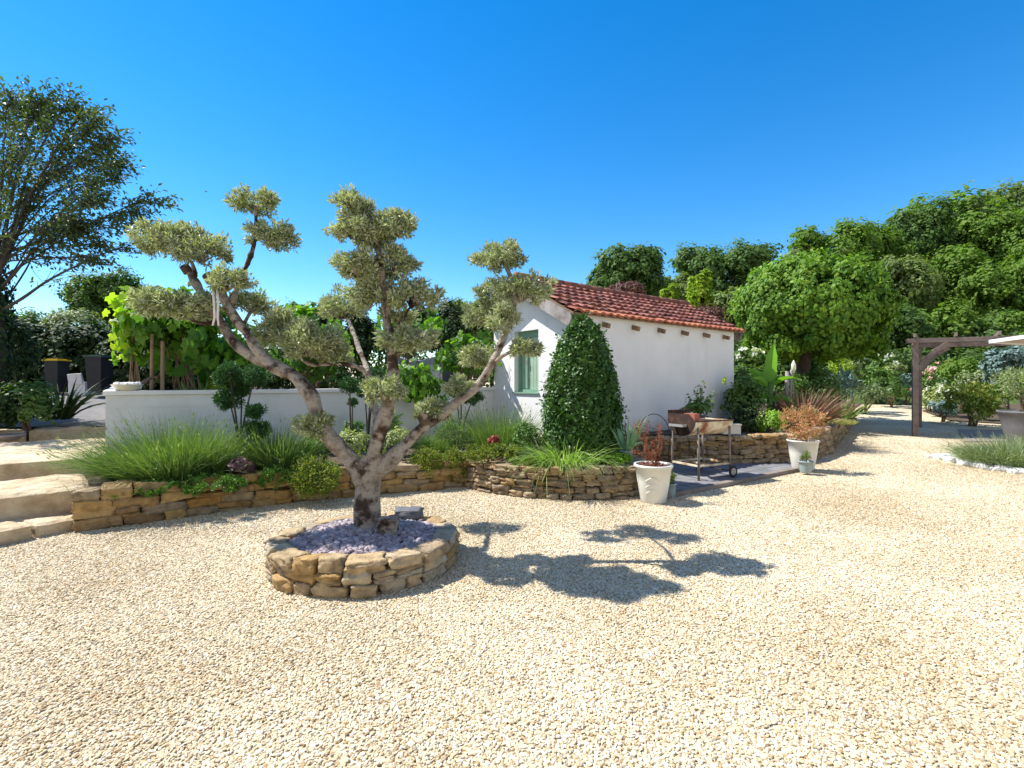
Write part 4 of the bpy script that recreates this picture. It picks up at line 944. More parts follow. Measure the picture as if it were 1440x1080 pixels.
shrub('box_ball', 497, 588, 616, 38, 8.2, 'box', 'round green box ball behind the variegated shrub', n=1200, L=.03, Wd=.02, zbase=BZ)
trail(520, 628, 672, 70, 7.15, 'hebe', 'low golden green shrub on the wall rim just behind the olive trunk', 2200)
trail(385, 655, 690, 60, 6.45, 'box', 'low green cushion on the wall rim under the olive\'s left limb', 1500)
shrub('green_cushion', 455, 606, 640, 56, 7.2, 'box', 'small leafy green bush between the lavender and the variegated shrub', n=1100, L=.04, zbase=BZ)
shrub('green_cushion', 640, 588, 634, 60, 8.0, 'lav', 'feathery green bush under the olive\'s right limb', n=1500, L=.07, Wd=.012, tm='dia', spiky=True, zbase=BZ)
shrub('green_cushion', 740, 590, 640, 50, 7.75, 'box', 'green bush left of the laurel cone\'s foot', n=1100, L=.045, zbase=BZ)
stalks('sedge', bedp(850, 7.15), .18, 160, .3, .5, 1.0, 'sedge', 'tuft of bright sedge at the right foot of the laurel cone', 'sedge', .011, .7, (.1, -.1, 0), seg=6)
shrub('coral_bells', 338, 640, 668, 38, 6.35, 'purple', 'purple leaved coral bells behind the stone wall', 'plant', 420, .07, .06, 18, zbase=BZ, stems=False)
shrub('coral_bells', 694, 610, 632, 20, 7.75, 'redleaf', 'small red leaved coral bells by the tall lavender', 'plant', 160, .05, .045, 10, zbase=BZ, stems=False)
shrub('strap_plant', 546, 566, 612, 26, 8.3, 'sedge', 'dark strappy plant under the vine leaves at the white wall', 'plant', 140, .22, .03, 14, tm='dia', spiky=True, zbase=BZ, stems=False)

# ================================================================== BEHIND THE WHITE WALL
TZ = 1.22
def vine(px, y0, y1, w_, Y, n, lab, posts=(), L=.15, cl=60, group='grape vines behind the white wall', depth=.6, mat='vine'):
    c = (W(px, y0, Y) + W(px, y1, Y)) / 2; t = thing('grape_vine', (c[0], c[1], TZ), lab, 'vine', group); mb = MB()
    rx, rz = w_ / 2 / F * Y, (y1 - y0) / 2 / F * Y
    cc = crown(mb, c, (rx * .88, rx * depth, rz * .86), n, cl, .26, L, L * 1.0, 'grape', .25, -1, .5, .35, droop=.7); mb.build('foliage', M[mat], t)
    st = MB()
    for q_ in cc[::5]: st.tube(smooth_path([A3(c[0] + rng.normal(0, .2) * rx, c[1], TZ - .03), (c + q_) / 2 + rng.normal(0, .08, 3), q_], 9), np.linspace(.014, .004, 9), 5)
    st.build('stem', M['twig'], t)
    if len(posts):
        for pxx, top in posts:
            po = MB(); b = W(pxx, 560, Y - .4); po.tube([A3(b[0], b[1], TZ - .05), A3(b[0] + .01, b[1], W(pxx, top, Y - .4)[2])], [.027, .024], 8, .2); po.build('stake', M['rafter'], t)
vine(255, 398, 532, 190, 7.9, 620, 'large leaved grape vine on stakes above the left end of the white wall', [(213, 470), (228, 480)], .17, 80, depth=.55)
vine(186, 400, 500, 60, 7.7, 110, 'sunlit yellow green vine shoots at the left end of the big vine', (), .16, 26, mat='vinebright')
vine(330, 470, 546, 130, 8.6, 420, 'dark lower grape vine between the stakes and the olive limb', (), .15, 60)
vine(440, 420, 540, 120, 9.9, 480, 'grape vine glimpsed between the olive\'s left and middle limbs', (), .15, 60)
vine(585, 505, 562, 74, 9.55, 240, 'low grape vine hanging over the white wall coping', (), .15, 40)
vine(660, 466, 530, 110, 11.0, 380, 'grape vine beside the hut\'s left corner', (), .15, 50)
vine(575, 438, 478, 120, 11.4, 260, 'sunny grape vine shoots high behind the olive\'s middle limb', (), .14, 50)
stalks('iris_clump', A3(*(W(272, 555, 8.0)[:2]), TZ), .16, 70, .28, .42, .3, 'sedge', 'bright green sword leaves standing behind the white wall', 'plant', .022, .05)
shrub('garden_shrub', 312, 522, 556, 46, 8.3, 'hillD', 'pale yellow green bush behind the white wall near the sword leaves', n=420, L=.07, zbase=TZ)
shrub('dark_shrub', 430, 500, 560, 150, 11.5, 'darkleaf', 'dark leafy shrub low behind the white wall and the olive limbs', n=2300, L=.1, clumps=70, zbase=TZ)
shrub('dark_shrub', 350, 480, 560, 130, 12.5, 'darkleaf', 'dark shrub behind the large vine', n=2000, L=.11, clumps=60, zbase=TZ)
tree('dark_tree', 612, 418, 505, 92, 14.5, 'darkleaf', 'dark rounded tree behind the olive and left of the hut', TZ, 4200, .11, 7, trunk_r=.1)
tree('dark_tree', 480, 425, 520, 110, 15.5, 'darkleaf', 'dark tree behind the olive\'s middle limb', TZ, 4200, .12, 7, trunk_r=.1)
tree('garden_tree', 425, 420, 500, 90, 16.5, 'hillB', 'light green tree showing between the olive\'s left limb and middle pads', TZ, 3800, .13, 7, trunk_r=.1)
tree('garden_tree', 660, 405, 505, 80, 17, 'hillC', 'grey green tree behind the olive\'s right pads', TZ, 3600, .13, 7, trunk_r=.1)
t = thing('boundary_hedge', (-3, 19, TZ), 'tall mixed green hedge closing the garden behind the vines', 'hedge'); hx = MB()
for px, y0, w_ in ((360, 455, 130), (450, 450, 130), (540, 452, 130), (630, 448, 130), (700, 450, 90), (280, 452, 130)):
    a, b_ = W(px, y0, 19), W(px, 552, 19); cc = (a + b_) / 2; crown(hx, cc, (w_ / 2 / F * 19, .9, (a[2] - b_[2]) / 2), 3000, 110, .32, .17, .1, 'hex', .4)
hx.build('foliage', M['hillA'], t); hs = MB()
for px in (290, 370, 450, 530, 610, 690): q_ = W(px, 552, 19); MB().tube([A3(q_[0], q_[1], 1.1), A3(q_[0] + .1, q_[1], 2.6)], [.06, .03], 6).build('stem', M['darkbark'], t)
# swing seat and covered barbecue half hidden behind the vine
sw = thing('swing_seat', (-1.75, 12.0, TZ), 'garden swing seat with a blue grey sagging canopy and white posts behind the vine', 'swing seat')
cv = MB(); nx = 12; V = []; 
for i in range(nx + 1):
    f = i / nx; sag = -.16 * math.sin(math.pi * f)
    for y in (11.6, 12.5): V.append(A3(-2.75 + 2.0 * .5 * f * 1.02, y, 2.22 + sag * .8 - .02))
for i in range(nx + 1): V += [V[2 * i] - UP * .16, V[2 * i + 1] - UP * .16]
o2 = 2 * (nx + 1); cv.add(V, [[2 * i, 2 * i + 2, 2 * i + 3, 2 * i + 1] for i in range(nx)], [[2 * i, o2 + 2 * i, o2 + 2 * i + 2, 2 * i + 2] for i in range(nx)], [[2 * i + 1, 2 * i + 3, o2 + 2 * i + 3, o2 + 2 * i + 1] for i in range(nx)]); cv.build('canopy', M['fabric'], sw)
for x in (-2.72, -1.76):
    for y in (11.65, 12.45): MB().bar((x, y, TZ - .02), (x, y, 2.2), .06, .06).build('post', M['white'], sw)
st = MB(); st.box((-2.24, 12.05, TZ + .42), (.44, .25, .04)); st.box((-2.24, 12.28, TZ + .68), (.44, .04, .22)); st.build('seat', M['white'], sw)
cb_ = thing('covered_barbecue', (-1.25, 11.6, TZ), 'slate blue covered barbecue with a red gas bottle behind the white wall', 'barbecue')
q_ = MB(); q_.box((-1.4, 11.7, TZ + .36), (.21, .2, .34)); q_.box((-1.4, 11.7, TZ + .74), (.18, .17, .05)); q_.build('cover', M['cover'], cb_)
MB().lathe((-1.36, 11.38, TZ), [(.001, 0), (.10, 0), (.11, .03), (.11, .2), (.06, .27), (.02, .3), (.001, .3)], 20).build('gas_bottle', M['red'], cb_, smooth=True)
# dish and driftwood on the coping
c = W(179, 552, 7.15); dz_ = 1.4645
dsh = thing('ceramic_dish', (c[0], c[1], dz_), 'shallow cream dish standing on the left end of the white wall', 'dish')
MB().lathe((c[0], c[1], dz_), [(.001, 0), (.13, 0), (.16, .03), (.19, .085), (.195, .09), (.18, .09), (.15, .045), (.001, .04)], 32).build('bowl', M['dish'], dsh, smooth=True)
pb_ = MB()
for k in range(40): a = rng.uniform(0, 6.28); r = .15 * math.sqrt(rng.random()); put(pb_, PEBS, (c[0] + r * math.cos(a), c[1] + r * math.sin(a), dz_ + .078 + rng.uniform(0, .03)), (.028, .022, .018), np.eye(3))
pb_.build('pebble_filling', M['marble'], dsh)
b = W(196, 541, 7.3); MB().tube(smooth_path([W(192, 546, 7.2), W(203, 537, 7.35), W(214, 531, 7.5), W(221, 531, 7.55)], 14), np.linspace(.03, .018, 14), 8, .4).build('driftwood', M['rafter'], label='bent piece of driftwood leaning behind the cream dish', cat='driftwood', smooth=True)

# ================================================================== LEFT SIDE
def wheelie(px, Y, w_, h_, lid, lab):
    c = A3((px - 720) / F * Y, Y, 1.26); t = thing('wheelie_bin', c, lab, 'bin', 'wheelie bins in front of the dark hedge'); mb = MB()
    hw, hb_ = w_ / 2, w_ * .40
    V = [A3(c[0] + sx * (hb_ if z == 0 else hw), c[1] + sy * (hb_ if z == 0 else hw), c[2] + .06 + (h_ - .12) * z) for z in (0, 1) for sx, sy in ((-1, -1), (1, -1), (1, 1), (-1, 1))]
    mb.add(V, [[3, 2, 1, 0], [4, 5, 6, 7], [0, 1, 5, 4], [1, 2, 6, 5], [2, 3, 7, 6], [3, 0, 4, 7]]); mb.box(c + UP * (h_ - .075), (hw + .02, hw + .02, .022)); mb.build('body', M['bin'], t)
    l = MB(); l.box(c + UP * (h_ - .03), (hw + .03, hw + .035, .02)); l.box(c + A3(0, -.0, h_ - .003), (hw * .8, hw * .8, .012)); l.tube([c + A3(-hw * .9, hw + .06, h_ - .05), c + A3(hw * .9, hw + .06, h_ - .05)], .018, 8); l.build('lid', M[lid], t)
    for s in (-1, 1):
        k = MB(); k.tube([c + A3(s * (hb_ + .0), hb_ + .02, .1), c + A3(s * (hb_ + .05), hb_ + .02, .1)], .1, 16); k.build('wheel', M['rubber'], t)
wheelie(80, 14.6, .40, .98, 'yellow', 'dark wheelie bin with a yellow lid')
wheelie(140, 13.9, .45, 1.06, 'greenlid', 'dark wheelie bin with a green lid')
s = MB(); p = W(106, 533, 14.2); s.box(p, (.18, .03, .15), [norm(A3(1, .1, .08)), norm(A3(-.1, 1, .15)), norm(A3(-.08, -.12, 1))]); s.box(p + A3(.0, .3, -.30), (.24, .26, .22)); s.build('white_crate', M['white'], label='white panel propped on a crate between the two wheelie bins', cat='crate')
G3 = 'dark hedge behind the bins'
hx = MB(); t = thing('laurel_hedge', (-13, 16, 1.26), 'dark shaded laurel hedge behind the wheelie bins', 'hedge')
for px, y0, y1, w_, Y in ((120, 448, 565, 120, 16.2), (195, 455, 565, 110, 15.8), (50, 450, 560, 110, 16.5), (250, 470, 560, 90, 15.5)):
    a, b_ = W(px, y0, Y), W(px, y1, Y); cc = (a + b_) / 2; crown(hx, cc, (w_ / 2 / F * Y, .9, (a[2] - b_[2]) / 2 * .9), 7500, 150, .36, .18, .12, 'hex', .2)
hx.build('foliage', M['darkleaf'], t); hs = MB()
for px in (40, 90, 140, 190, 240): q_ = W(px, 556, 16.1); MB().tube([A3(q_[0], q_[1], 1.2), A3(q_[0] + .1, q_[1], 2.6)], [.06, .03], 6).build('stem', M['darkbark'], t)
shrub('sunny_shrub', 105, 432, 490, 90, 17.5, 'sage', 'pale speckled shrub topping the dark hedge', n=2000, L=.13, clumps=60, zbase=1.26)
shrub('sunny_shrub', 30, 428, 500, 70, 17, 'midgreen', 'green shrub in the gap above the hedge at the far left', n=1800, L=.14, clumps=60, zbase=1.26)
tree('conifer_tree', 150, 372, 470, 108, 22, 'hillA', 'dark dense evergreen rising behind the hedge and the vine', 1.26, 5200, .16, 9, trunk_r=.15)
stalks('dark_flax', A3(-9.0, 9.9, .85), .16, 90, .8, 1.3, .9, 'darkleaf', 'dark sword leaved flax at the left edge of the path', 'flax', .06, .35, (0, -.1, 0), seg=5, tip=.05)
shrub('shade_shrub', 38, 532, 604, 74, 9.15, 'midgreen', 'half sunlit leafy green shrub beside the tarmac path', n=1300, L=.09, clumps=50, zbase=.72)
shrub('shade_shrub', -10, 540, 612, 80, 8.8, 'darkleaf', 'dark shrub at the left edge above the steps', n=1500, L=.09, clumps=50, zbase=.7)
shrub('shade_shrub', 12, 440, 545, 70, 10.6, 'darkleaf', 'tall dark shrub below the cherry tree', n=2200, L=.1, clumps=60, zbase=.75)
c = W(6, 611, 8.6); MB().lathe((c[0], c[1], .58), [(.001, 0), (.17, 0), (.26, .07), (.28, .1), (.25, .1), (.2, .05), (.001, .04)], 28).build('stone_bowl', M['greymetal'], label='grey shallow bowl on the upper step at the left edge', cat='bowl', smooth=True)
# big cherry tree
ch = thing('cherry_tree', W(-22, 560, 9.8) * A3(1, 1, 0) + UP * .75, 'large dark cherry tree spreading its open crown in from the left edge', 'tree')
cb2 = MB(); cl = MB(); Yc = 9.8
def ctw(pts, r0, r1, leafy=.5, n=24):
    P = smooth_path([W(*p) for p in pts], n); cb2.tube(P, np.linspace(r0, r1, n), 7, .15)
    return P
trunkP = smooth_path([W(-12, 585, Yc), W(-8, 480, Yc), W(-14, 400, Yc), W(-30, 330, Yc)], 20); cb2.tube(trunkP, np.linspace(.2, .11, 20), 10, .3)
tips = []
def yt(x): return np.interp(x, [-140, 0, 60, 105, 150, 165, 195, 230], [165, 140, 136, 150, 182, 222, 264, 286])
def yl(x): return np.interp(x, [-140, 0, 60, 130, 170, 230], [395, 395, 385, 372, 362, 302])
nb = 46
for i in range(nb):
    px = rng.uniform(-130, 190) if i > 8 else (90, 128, 145, 200, 192, 165, 128, 56, 10)[i]
    f = rng.random() ** 1.2 if i > 8 else (0, .02, .05, .1, .6, .9, .5, 0, 0)[i]
    py = yt(px) + 10 + f * (yl(px) - yt(px) - 10); Ye = rng.uniform(8.5, 11.3) if i > 8 else rng.uniform(8.8, 9.6)
    s0 = (rng.uniform(-16, -4), rng.uniform(330, 455) if py > 240 else rng.uniform(300, 400), Yc)
    mx, my = s0[0] + (px - s0[0]) * .5, s0[1] + (py - s0[1]) * rng.uniform(.5, .72)
    P = ctw([s0, (s0[0] + (mx - s0[0]) * .5, s0[1] + (my - s0[1]) * .45, Yc + (Ye - Yc) * .3), (mx, my, Yc + (Ye - Yc) * .6), (px - (px - mx) * .25, py + (my - py) * .2, Ye), (px, py, Ye)], .036 if i % 5 == 0 else .018, .004)
    thin = .45 if py > 345 else 1.
    for k in range(9, 24):
        for _ in range(3):
            d = norm(norm(P[min(k + 1, 23)] - P[k - 1]) * 1.1 + rng.normal(0, .5, 3) * A3(1, 1, .55) + A3(.1, 0, -.10)); ln = rng.uniform(.22, .6)
            e = P[k] + d * ln; cb2.tube([P[k], (P[k] + e) / 2 + rng.normal(0, .02, 3), e], [.006, .004, .002], 4, cap=False); tips.append((P[k], e, thin, k))
for a, e, w_, k in tips:
    n = int(rng.integers(6, 13) * w_ * (1.2 if k > 14 else .6)); f = rng.uniform(.3, 1.1, n)[:, None]; P = a + (e - a) * f + rng.normal(0, .06, (n, 3)) * A3(1, 1, .7)
    cl.leaves(P, rng.normal(0, .6, (n, 3)) + A3(.2, 0, -.45) + norm(e - a) * .6, rng.normal(0, .5, (n, 3)) + UP, rng.uniform(.065, .11, n), rng.uniform(.034, .055, n))
cb2.build('trunk', M['cherrybark'], ch, smooth=True); cl.build('crown', M['cherry'], ch)
iv = MB(); n = 2600; a = rng.uniform(0, 6.28, n); k = rng.random(n); P0 = np.stack([np.interp(k, np.linspace(0, 1, 20), trunkP[:, j]) for j in range(3)], 1); r = .26 + rng.normal(0, .05, n)
iv.leaves(P0 + np.stack([r * np.cos(a), r * np.sin(a), 0 * a], 1), np.stack([-np.sin(a), np.cos(a), -1 + 0 * a], 1) + rng.normal(0, .3, (n, 3)), np.stack([np.cos(a), np.sin(a), .4 + 0 * a], 1), .09, .07); iv.build('ivy', M['darkleaf'], ch)
bd = thing('bird', W(290, 269.5, 40), 'tiny dark bird high in the sky above the left olive pads', 'bird'); p = W(290, 269.5, 40)
q_ = MB(); q_.tube(np.array([p + A3(x, 0, .01 * math.sin(9 * x)) for x in (-.11, -.07, 0, .06, .09, .115)]), [.008, .03, .038, .03, .024, .004], 8); q_.add([p + A3(.03, 0, .02), p + A3(-.04, 0, .02), p + A3(-.05, .12, .05), p + A3(-.02, .22, .03), p + A3(.02, .12, .05), p + A3(-.05, -.12, .05), p + A3(-.02, -.22, .03), p + A3(.02, -.12, .05)], [[0, 1, 2, 4]], [[1, 0, 7, 5]], [[4, 2, 3]], [[5, 7, 6]]); q_.build('body', M['greypot'], bd)

# ================================================================== RIGHT SIDE: corner bed
CZ = .56
shrub('ivy_mound', 1050, 566, 618, 52, 10.3, 'darkleaf', 'dark ivy mound between the hut corner and the lime green bush', n=1500, L=.06, clumps=44, zbase=CZ)
shrub('lime_shrub', 1083, 572, 618, 50, 10.2, 'bright', 'bright lime green bush behind the nandina pot', n=1500, L=.05, Wd=.03, clumps=44, zbase=CZ)
t = stalks('bronze_flax', A3(*W(1128, 600, 11.6)[:2], CZ), .32, 330, .65, 1.25, .95, 'flax', 'bronze flax fan of stiff dry blades in the corner bed', 'flax', .045, .16, (.12, -.1, 0), seg=4, tip=.08)
stalks('bronze_flax', A3(*W(1085, 600, 11.2)[:2], CZ), .25, 110, .5, .85, 1.0, 'flax', 'brown drooping flax clump under the banana plant', 'flax', .04, .55, (-.1, -.1, 0), seg=5, tip=.08)
stalks('turf_tuft', A3(*W(1168, 590, 12.4)[:2], CZ), .55, 900, .06, .16, .4, 'drygrass', 'dry tufted turf on top of the corner bed', 'grass', .012, .3)
stalks('green_flax', A3(*W(1185, 585, 13.6)[:2], CZ), .2, 110, .5, .9, .9, 'midgreen', 'green strappy plant at the back of the corner bed', 'flax', .035, .3, seg=5)
# banana
bn = thing('banana_plant', A3(*W(1083, 590, 12)[:2], CZ), 'banana plant with one tall upright leaf beside the hut', 'banana plant'); b = A3(*W(1083, 590, 12)[:2], CZ - .03)
MB().tube([b, b + UP * .6, b + UP * 1.05], [.09, .075, .05], 10).build('stem', M['midgreen'], bn, smooth=True)
def bleaf(mb, p, d, L, Wd, droop, roll):
    n = 12; d = norm(d); P = [p + d * L * f - UP * droop * L * f * f for f in np.linspace(0, 1, n)]; sd = norm(np.cross(d, A3(math.cos(roll), math.sin(roll), .2))); V = []
    for i, q_ in enumerate(P):
        f = i / (n - 1); w_ = Wd * (max(.04, math.sin(math.pi * min(1, .06 + f * .97)) ** .65)) / 2 * (.25 if f < .12 else 1) + rng.normal(0, .012)
        up = norm(np.cross(sd, d)); V += [q_ - sd * w_ + up * w_ * .35, q_, q_ + sd * w_ + up * w_ * .35]
    Q = []
    for i in range(n - 1): Q += [[3 * i, 3 * i + 1, 3 * i + 4, 3 * i + 3], [3 * i + 1, 3 * i + 2, 3 * i + 5, 3 * i + 4]]
    mb.add(V, Q)
for d, L, w_, dr, ro_ in (((.06, -.05, 1), 1.1, .36, .02, 1.6), ((.75, -.3, .8), .9, .2, .45, 2.2), ((-.8, -.3, .6), 1.0, .2, .5, 1.2), ((-.5, .3, .9), .9, .22, .3, 1), ((.4, -.7, .5), .7, .2, .6, 2.5), ((-.4, -.8, .5), .8, .2, .6, .6), ((.9, .2, .35), .8, .2, .5, 2), ((-.9, -.1, .9), .9, .18, .5, 1.4), ((.3, .6, .9), .9, .2, .4, 1.8)):
    mb = MB(); bleaf(mb, b + UP * (.9 if d[2] > .6 else .6), A3(*d), L, w_, dr, ro_); mb.build('leaf_blade', M['banana'], bn)
for px, y0, y1, lab in ((1106, 522, 570, 'weathered cut stump pole beside the banana plant'), (1112, 520, 566, 'thinner cut pole beside the banana plant')):
    Y = 12.2; MB().tube([A3(*W(px, y1, Y)[:2], CZ - .03), W(px, (y0 + y1) / 2, Y), W(px + 1, y0, Y)], [.05, .045, .042] if px < 1110 else [.035, .032, .03], 8, .3).build('cut_pole', M['greywood'], label=lab, cat='pole', smooth=True)
fl = thing('seed_head', A3(*W(1116, 590, 11.8)[:2], CZ), 'single cream seed head on a tall stalk above the bronze flax', 'plant'); MB().tube([A3(*W(1115, 590, 11.8)[:2], CZ - .02), W(1116, 525, 11.8)], [.012, .009], 6).build('stalk', M['sage'], fl)
q_ = W(1116, 516, 11.8); mb = MB(); mb.tube([q_ - UP * .15, q_ - UP * .05, q_ + UP * .06, q_ + UP * .16], [.012, .055, .05, .008], 10); mb.build('bud', M['cream'], fl, smooth=True)
shrub('white_hydrangea', 1052, 490, 516, 46, 14.5, 'midgreen', 'white flowered bush just past the hut\'s far corner', n=900, L=.1, zbase=CZ, flowers=('whitepetal', 16, .09))
shrub('garden_shrub', 1050, 505, 570, 70, 13.6, 'hillA', 'dark green bush behind the banana plant', n=1600, L=.11, clumps=50, zbase=CZ)
shrub('garden_shrub', 1048, 522, 600, 60, 11.6, 'midgreen', 'leafy green bush just right of the hut\'s far corner', n=1700, L=.1, clumps=50, zbase=CZ)
shrub('garden_shrub', 1105, 520, 575, 60, 14.2, 'midgreen', 'mid green bush behind the bronze flax', n=1200, L=.11, clumps=40, zbase=CZ)
shrub('garden_shrub', 1150, 515, 580, 60, 14.6, 'midgreen', 'bushy green shrub at the foot of the round tree', n=1700, L=.1, clumps=50, zbase=CZ)
shrub('garden_shrub', 1085, 505, 560, 60, 14.9, 'hillA', 'dark green shrub left of the round tree\'s trunk', n=1500, L=.11, clumps=50, zbase=CZ)
shrub('dark_shrub', 1172, 555, 596, 46, 14.4, 'darkleaf', 'dark shrub overhanging the far end of the low stone wall', n=1100, L=.08, clumps=40, zbase=CZ)
# round tree
rt = thing('round_tree', A3(*W(1128, 560, 15.6)[:2], CZ), 'dense clipped round headed tree with bright green leaves behind the corner bed', 'tree'); mb = MB(); c = W(1139, 430, 15.6)
crown(mb, c, (2.08, 2.05, 1.52), 38000, 320, .38, .135, .10, 'hex', .78, -.99, 1., .6, droop=.5, sq=.85); crown(mb, c, (1.7, 1.7, 1.2), 5000, 60, .5, .2, .16, 'hex', .3, -.99)
for k in range(9):
    a = k * .7 + .2; crown(mb, c + A3(1.4 * math.cos(a), 1.4 * math.sin(a), -1.22), (.55, .55, .35), 700, 10, .25, .135, .10, 'hex', .4, -1, .8, .4, droop=.8)
mb.build('crown', M['round'], rt); tr = MB(); b = A3(*W(1128, 560, 15.6)[:2], CZ - .05); tr.tube([b, b + UP * .9, b + A3(.05, 0, 2.0), c], [.22, .18, .2, .1], 12, .3)
for k in range(9): a = k * .7; e = c + A3(1.5 * math.cos(a), 1.5 * math.sin(a), rng.uniform(-.5, .5)); tr.tube([b + A3(.05, 0, 1.8), (b + UP * 2.2 + e) / 2, e], [.13, .09, .03], 7)
tr.build('trunk', M['darkbark'], rt, smooth=True)

# far garden shrubs along the path
def gs(px, y0, y1, w_, Y, mat, lab, n=900, L=.1, **k): shrub('garden_shrub', px, y0, y1, w_, Y, mat, lab, n=n, L=L, zbase=float(gz(Y)), **k)
shrub('golden_conifer', 1180, 498, 556, 40, 19, 'hillD', 'golden green conical conifer beyond the round tree', 'conifer', 1300, .1, .05, 40, zbase=float(gz(19)))
shrub('column_conifer', 1199, 492, 552, 26, 19.5, 'sage', 'narrow brownish green column conifer beside the golden one', 'conifer', 1200, .1, .04, 40, zbase=float(gz(19.5)))
shrub('blue_agave', 1186, 524, 556, 36, 17.4, 'bluegrey', 'blue grey agave rosette at the bend of the path', 'agave', 110, .42, .09, 12, tm='dia', spiky=True, zbase=float(gz(17.4)), stems=False)
gs(1212, 538, 566, 60, 18.6, 'lavgrey', 'soft grey green mound beside the path bend', 1500, .1, spiky=True, tm='dia')
gs(1252, 528, 566, 50, 21, 'hillA', 'rounded dark green shrub at the end of the path', 1500, .11)
gs(1232, 512, 560, 60, 22.5, 'midgreen', 'mid green shrub behind the rounded one at the path end', 1300, .13)
gs(1240, 498, 530, 50, 24, 'midgreen', 'white flowering bush far beyond the path end', 900, .13, flowers=('whitepetal', 12, .12))
gs(1274, 524, 562, 34, 22, 'bluegrey', 'silver blue shrub at the path end left of the pergola post', 900, .1)
gs(1258, 508, 530, 30, 23.5, 'varieg', 'pale cream shrub among the far garden bushes', 700, .12)
gs(1308, 520, 574, 44, 19, 'midgreen', 'leafy rose bush with a few pink blooms right of the pergola post', 1300, .1, flowers=('pink', 5, .08))
gs(1330, 508, 545, 50, 21, 'midgreen', 'rose bush with large pink blooms', 1100, .11, flowers=('pink', 9, .11))
gs(1322, 538, 580, 50, 17.6, 'varieg', 'pale cream flowered clump in front of the roses', 1100, .1, flowers=('cream', 18, .08))
gs(1326, 562, 586, 42, 16.2, 'bluegrey', 'low blue grey cushion at the garden edge', 900, .08)
gs(1366, 538, 592, 66, 15.2, 'hebe', 'large green juniper mound at the garden edge', 2600, .1, tm='dia', spiky=True)
gs(1352, 500, 550, 60, 20, 'hillB', 'bright green bush behind the pink roses', 1500, .13)
gs(1392, 512, 560, 70, 18.5, 'sage', 'grey green bush behind the juniper mound', 1700, .12)
gs(1385, 545, 592, 30, 16.4, 'hillA', 'dark green bush just right of the juniper mound', 900, .1)
tree('blue_spruce', 1418, 478, 545, 60, 17.5, 'bluegrey', 'blue spruce behind the pergola\'s right post', float(gz(17.5)), 2600, .14, 6, trunk_r=.08)
gs(1440, 515, 575, 60, 15, 'hillB', 'light green bush at the right edge of the garden', 1300, .12)
# right foreground: lavender bed with white cobbles, dark planter
stalks('lavender', A3(9.3, 9.3, .01), .62, 3200, .4, .85, .95, 'lavgrey', 'grey green lavender in the white cobble ring at the right edge', 'lavender', .008, .3, (-.05, 0, 0), 'lavender clumps', squash=.8, under=True)
stalks('lavender', A3(10.6, 9.6, .02), .6, 1800, .45, .9, .9, 'lavgrey', 'grey green lavender half out of the frame at the right edge', 'lavender', .008, .3, (0, 0, 0), 'lavender clumps', squash=.8, under=True)
mb = MB()
for k in range(130):
    f = rng.random(); p = lerp((8.75, 10.0), (9.1, 8.35), f) + rng.normal(0, .09, 2) if k < 90 else lerp((8.75, 10.05), (9.4, 10.15), rng.random()) + rng.normal(0, .08, 2)
    p[0] -= .18 * math.sin(math.pi * f); s = rng.uniform(.03, .075); put(mb, SOFT, (p[0], p[1], gz(p[1]) + s * .45), (s * 1.3, s, s * .65), np.array([[math.cos(k), math.sin(k), 0], [-math.sin(k), math.cos(k), 0], [0, 0, 1.]]))
mb.build('white_cobbles', M['marble'], label='white cobbles edging the lavender on the right', kind='stuff', smooth=True)
c = A3(12.1, 11.6, float(gz(11.6))); t = thing('potted_olive', c, 'large charcoal tapered planter with a small bushy tree at the right edge', 'potted plant'); pot(t, c, .58, .40, .82, 'greypot', rim=.03)
mb = MB(); crown(mb, c + A3(-.05, 0, 1.42), (.72, .6, .36), 1900, 46, .2, .09, .03, 'dia', .4, spiky=True); mb.build('foliage', M['sage'], t); st = MB()
for k in range(4): st.tube([c + A3(.1 * k - .15, 0, .75), c + A3(.25 * k - .35, 0, 1.4)], [.035, .02], 7, .2)
st.build('stem', M['twig'], t)
sl = [G(1347, 604), G(1412, 606), G(1432, 622), G(1356, 622)]  # thin dark sheet laid where a shadow falls on the gravel
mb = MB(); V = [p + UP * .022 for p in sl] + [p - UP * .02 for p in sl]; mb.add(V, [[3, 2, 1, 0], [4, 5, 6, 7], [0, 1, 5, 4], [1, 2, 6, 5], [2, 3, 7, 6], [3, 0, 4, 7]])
mb.build('shadow_sheet', M['shadowsheet'], label='dark flat sheet standing in for a shadow on the gravel beside the charcoal planter', cat='slab')
# pergola
pg = thing('pergola', A3(10.69, 13.2, float(gz(13.2))), 'open brown timber pergola with square posts over the gravel path', 'pergola')
bd_ = norm(A3(.91, -.40, 0)); PA, PB = A3(10.69, 13.2, 0), A3(12.26, 15.0, 0); ZT = 2.70
for p in (PA, PB, PA + bd_ * 2.25, PB + bd_ * 2.9):
    po = MB(); po.bar(A3(p[0], p[1], float(gz(p[1])) - .05), A3(p[0], p[1], ZT - .09), .12, .12, up=bd_); po.build('post', M['pergola'], pg)
for p in (PA, PB):
    for o_ in (-.095, .095):
        n_ = A3(-bd_[1], bd_[0], 0) * o_; mb = MB(); mb.bar(p + n_ - bd_ * .18 + UP * (ZT - .03), p + n_ + bd_ * 4.2 + UP * (ZT - .03), .045, .115); mb.build('beam', M['pergola'], pg)
for f in (.0, .85, 1.7, 2.6, 3.5):
    a, b_ = PA + bd_ * f, PB + bd_ * f; dd = norm(b_ - a); mb = MB(); mb.bar(a - dd * .22 + UP * (ZT + .10), b_ + dd * .22 + UP * (ZT + .10), .06, .10); mb.build('rafter', M['pergola'], pg)
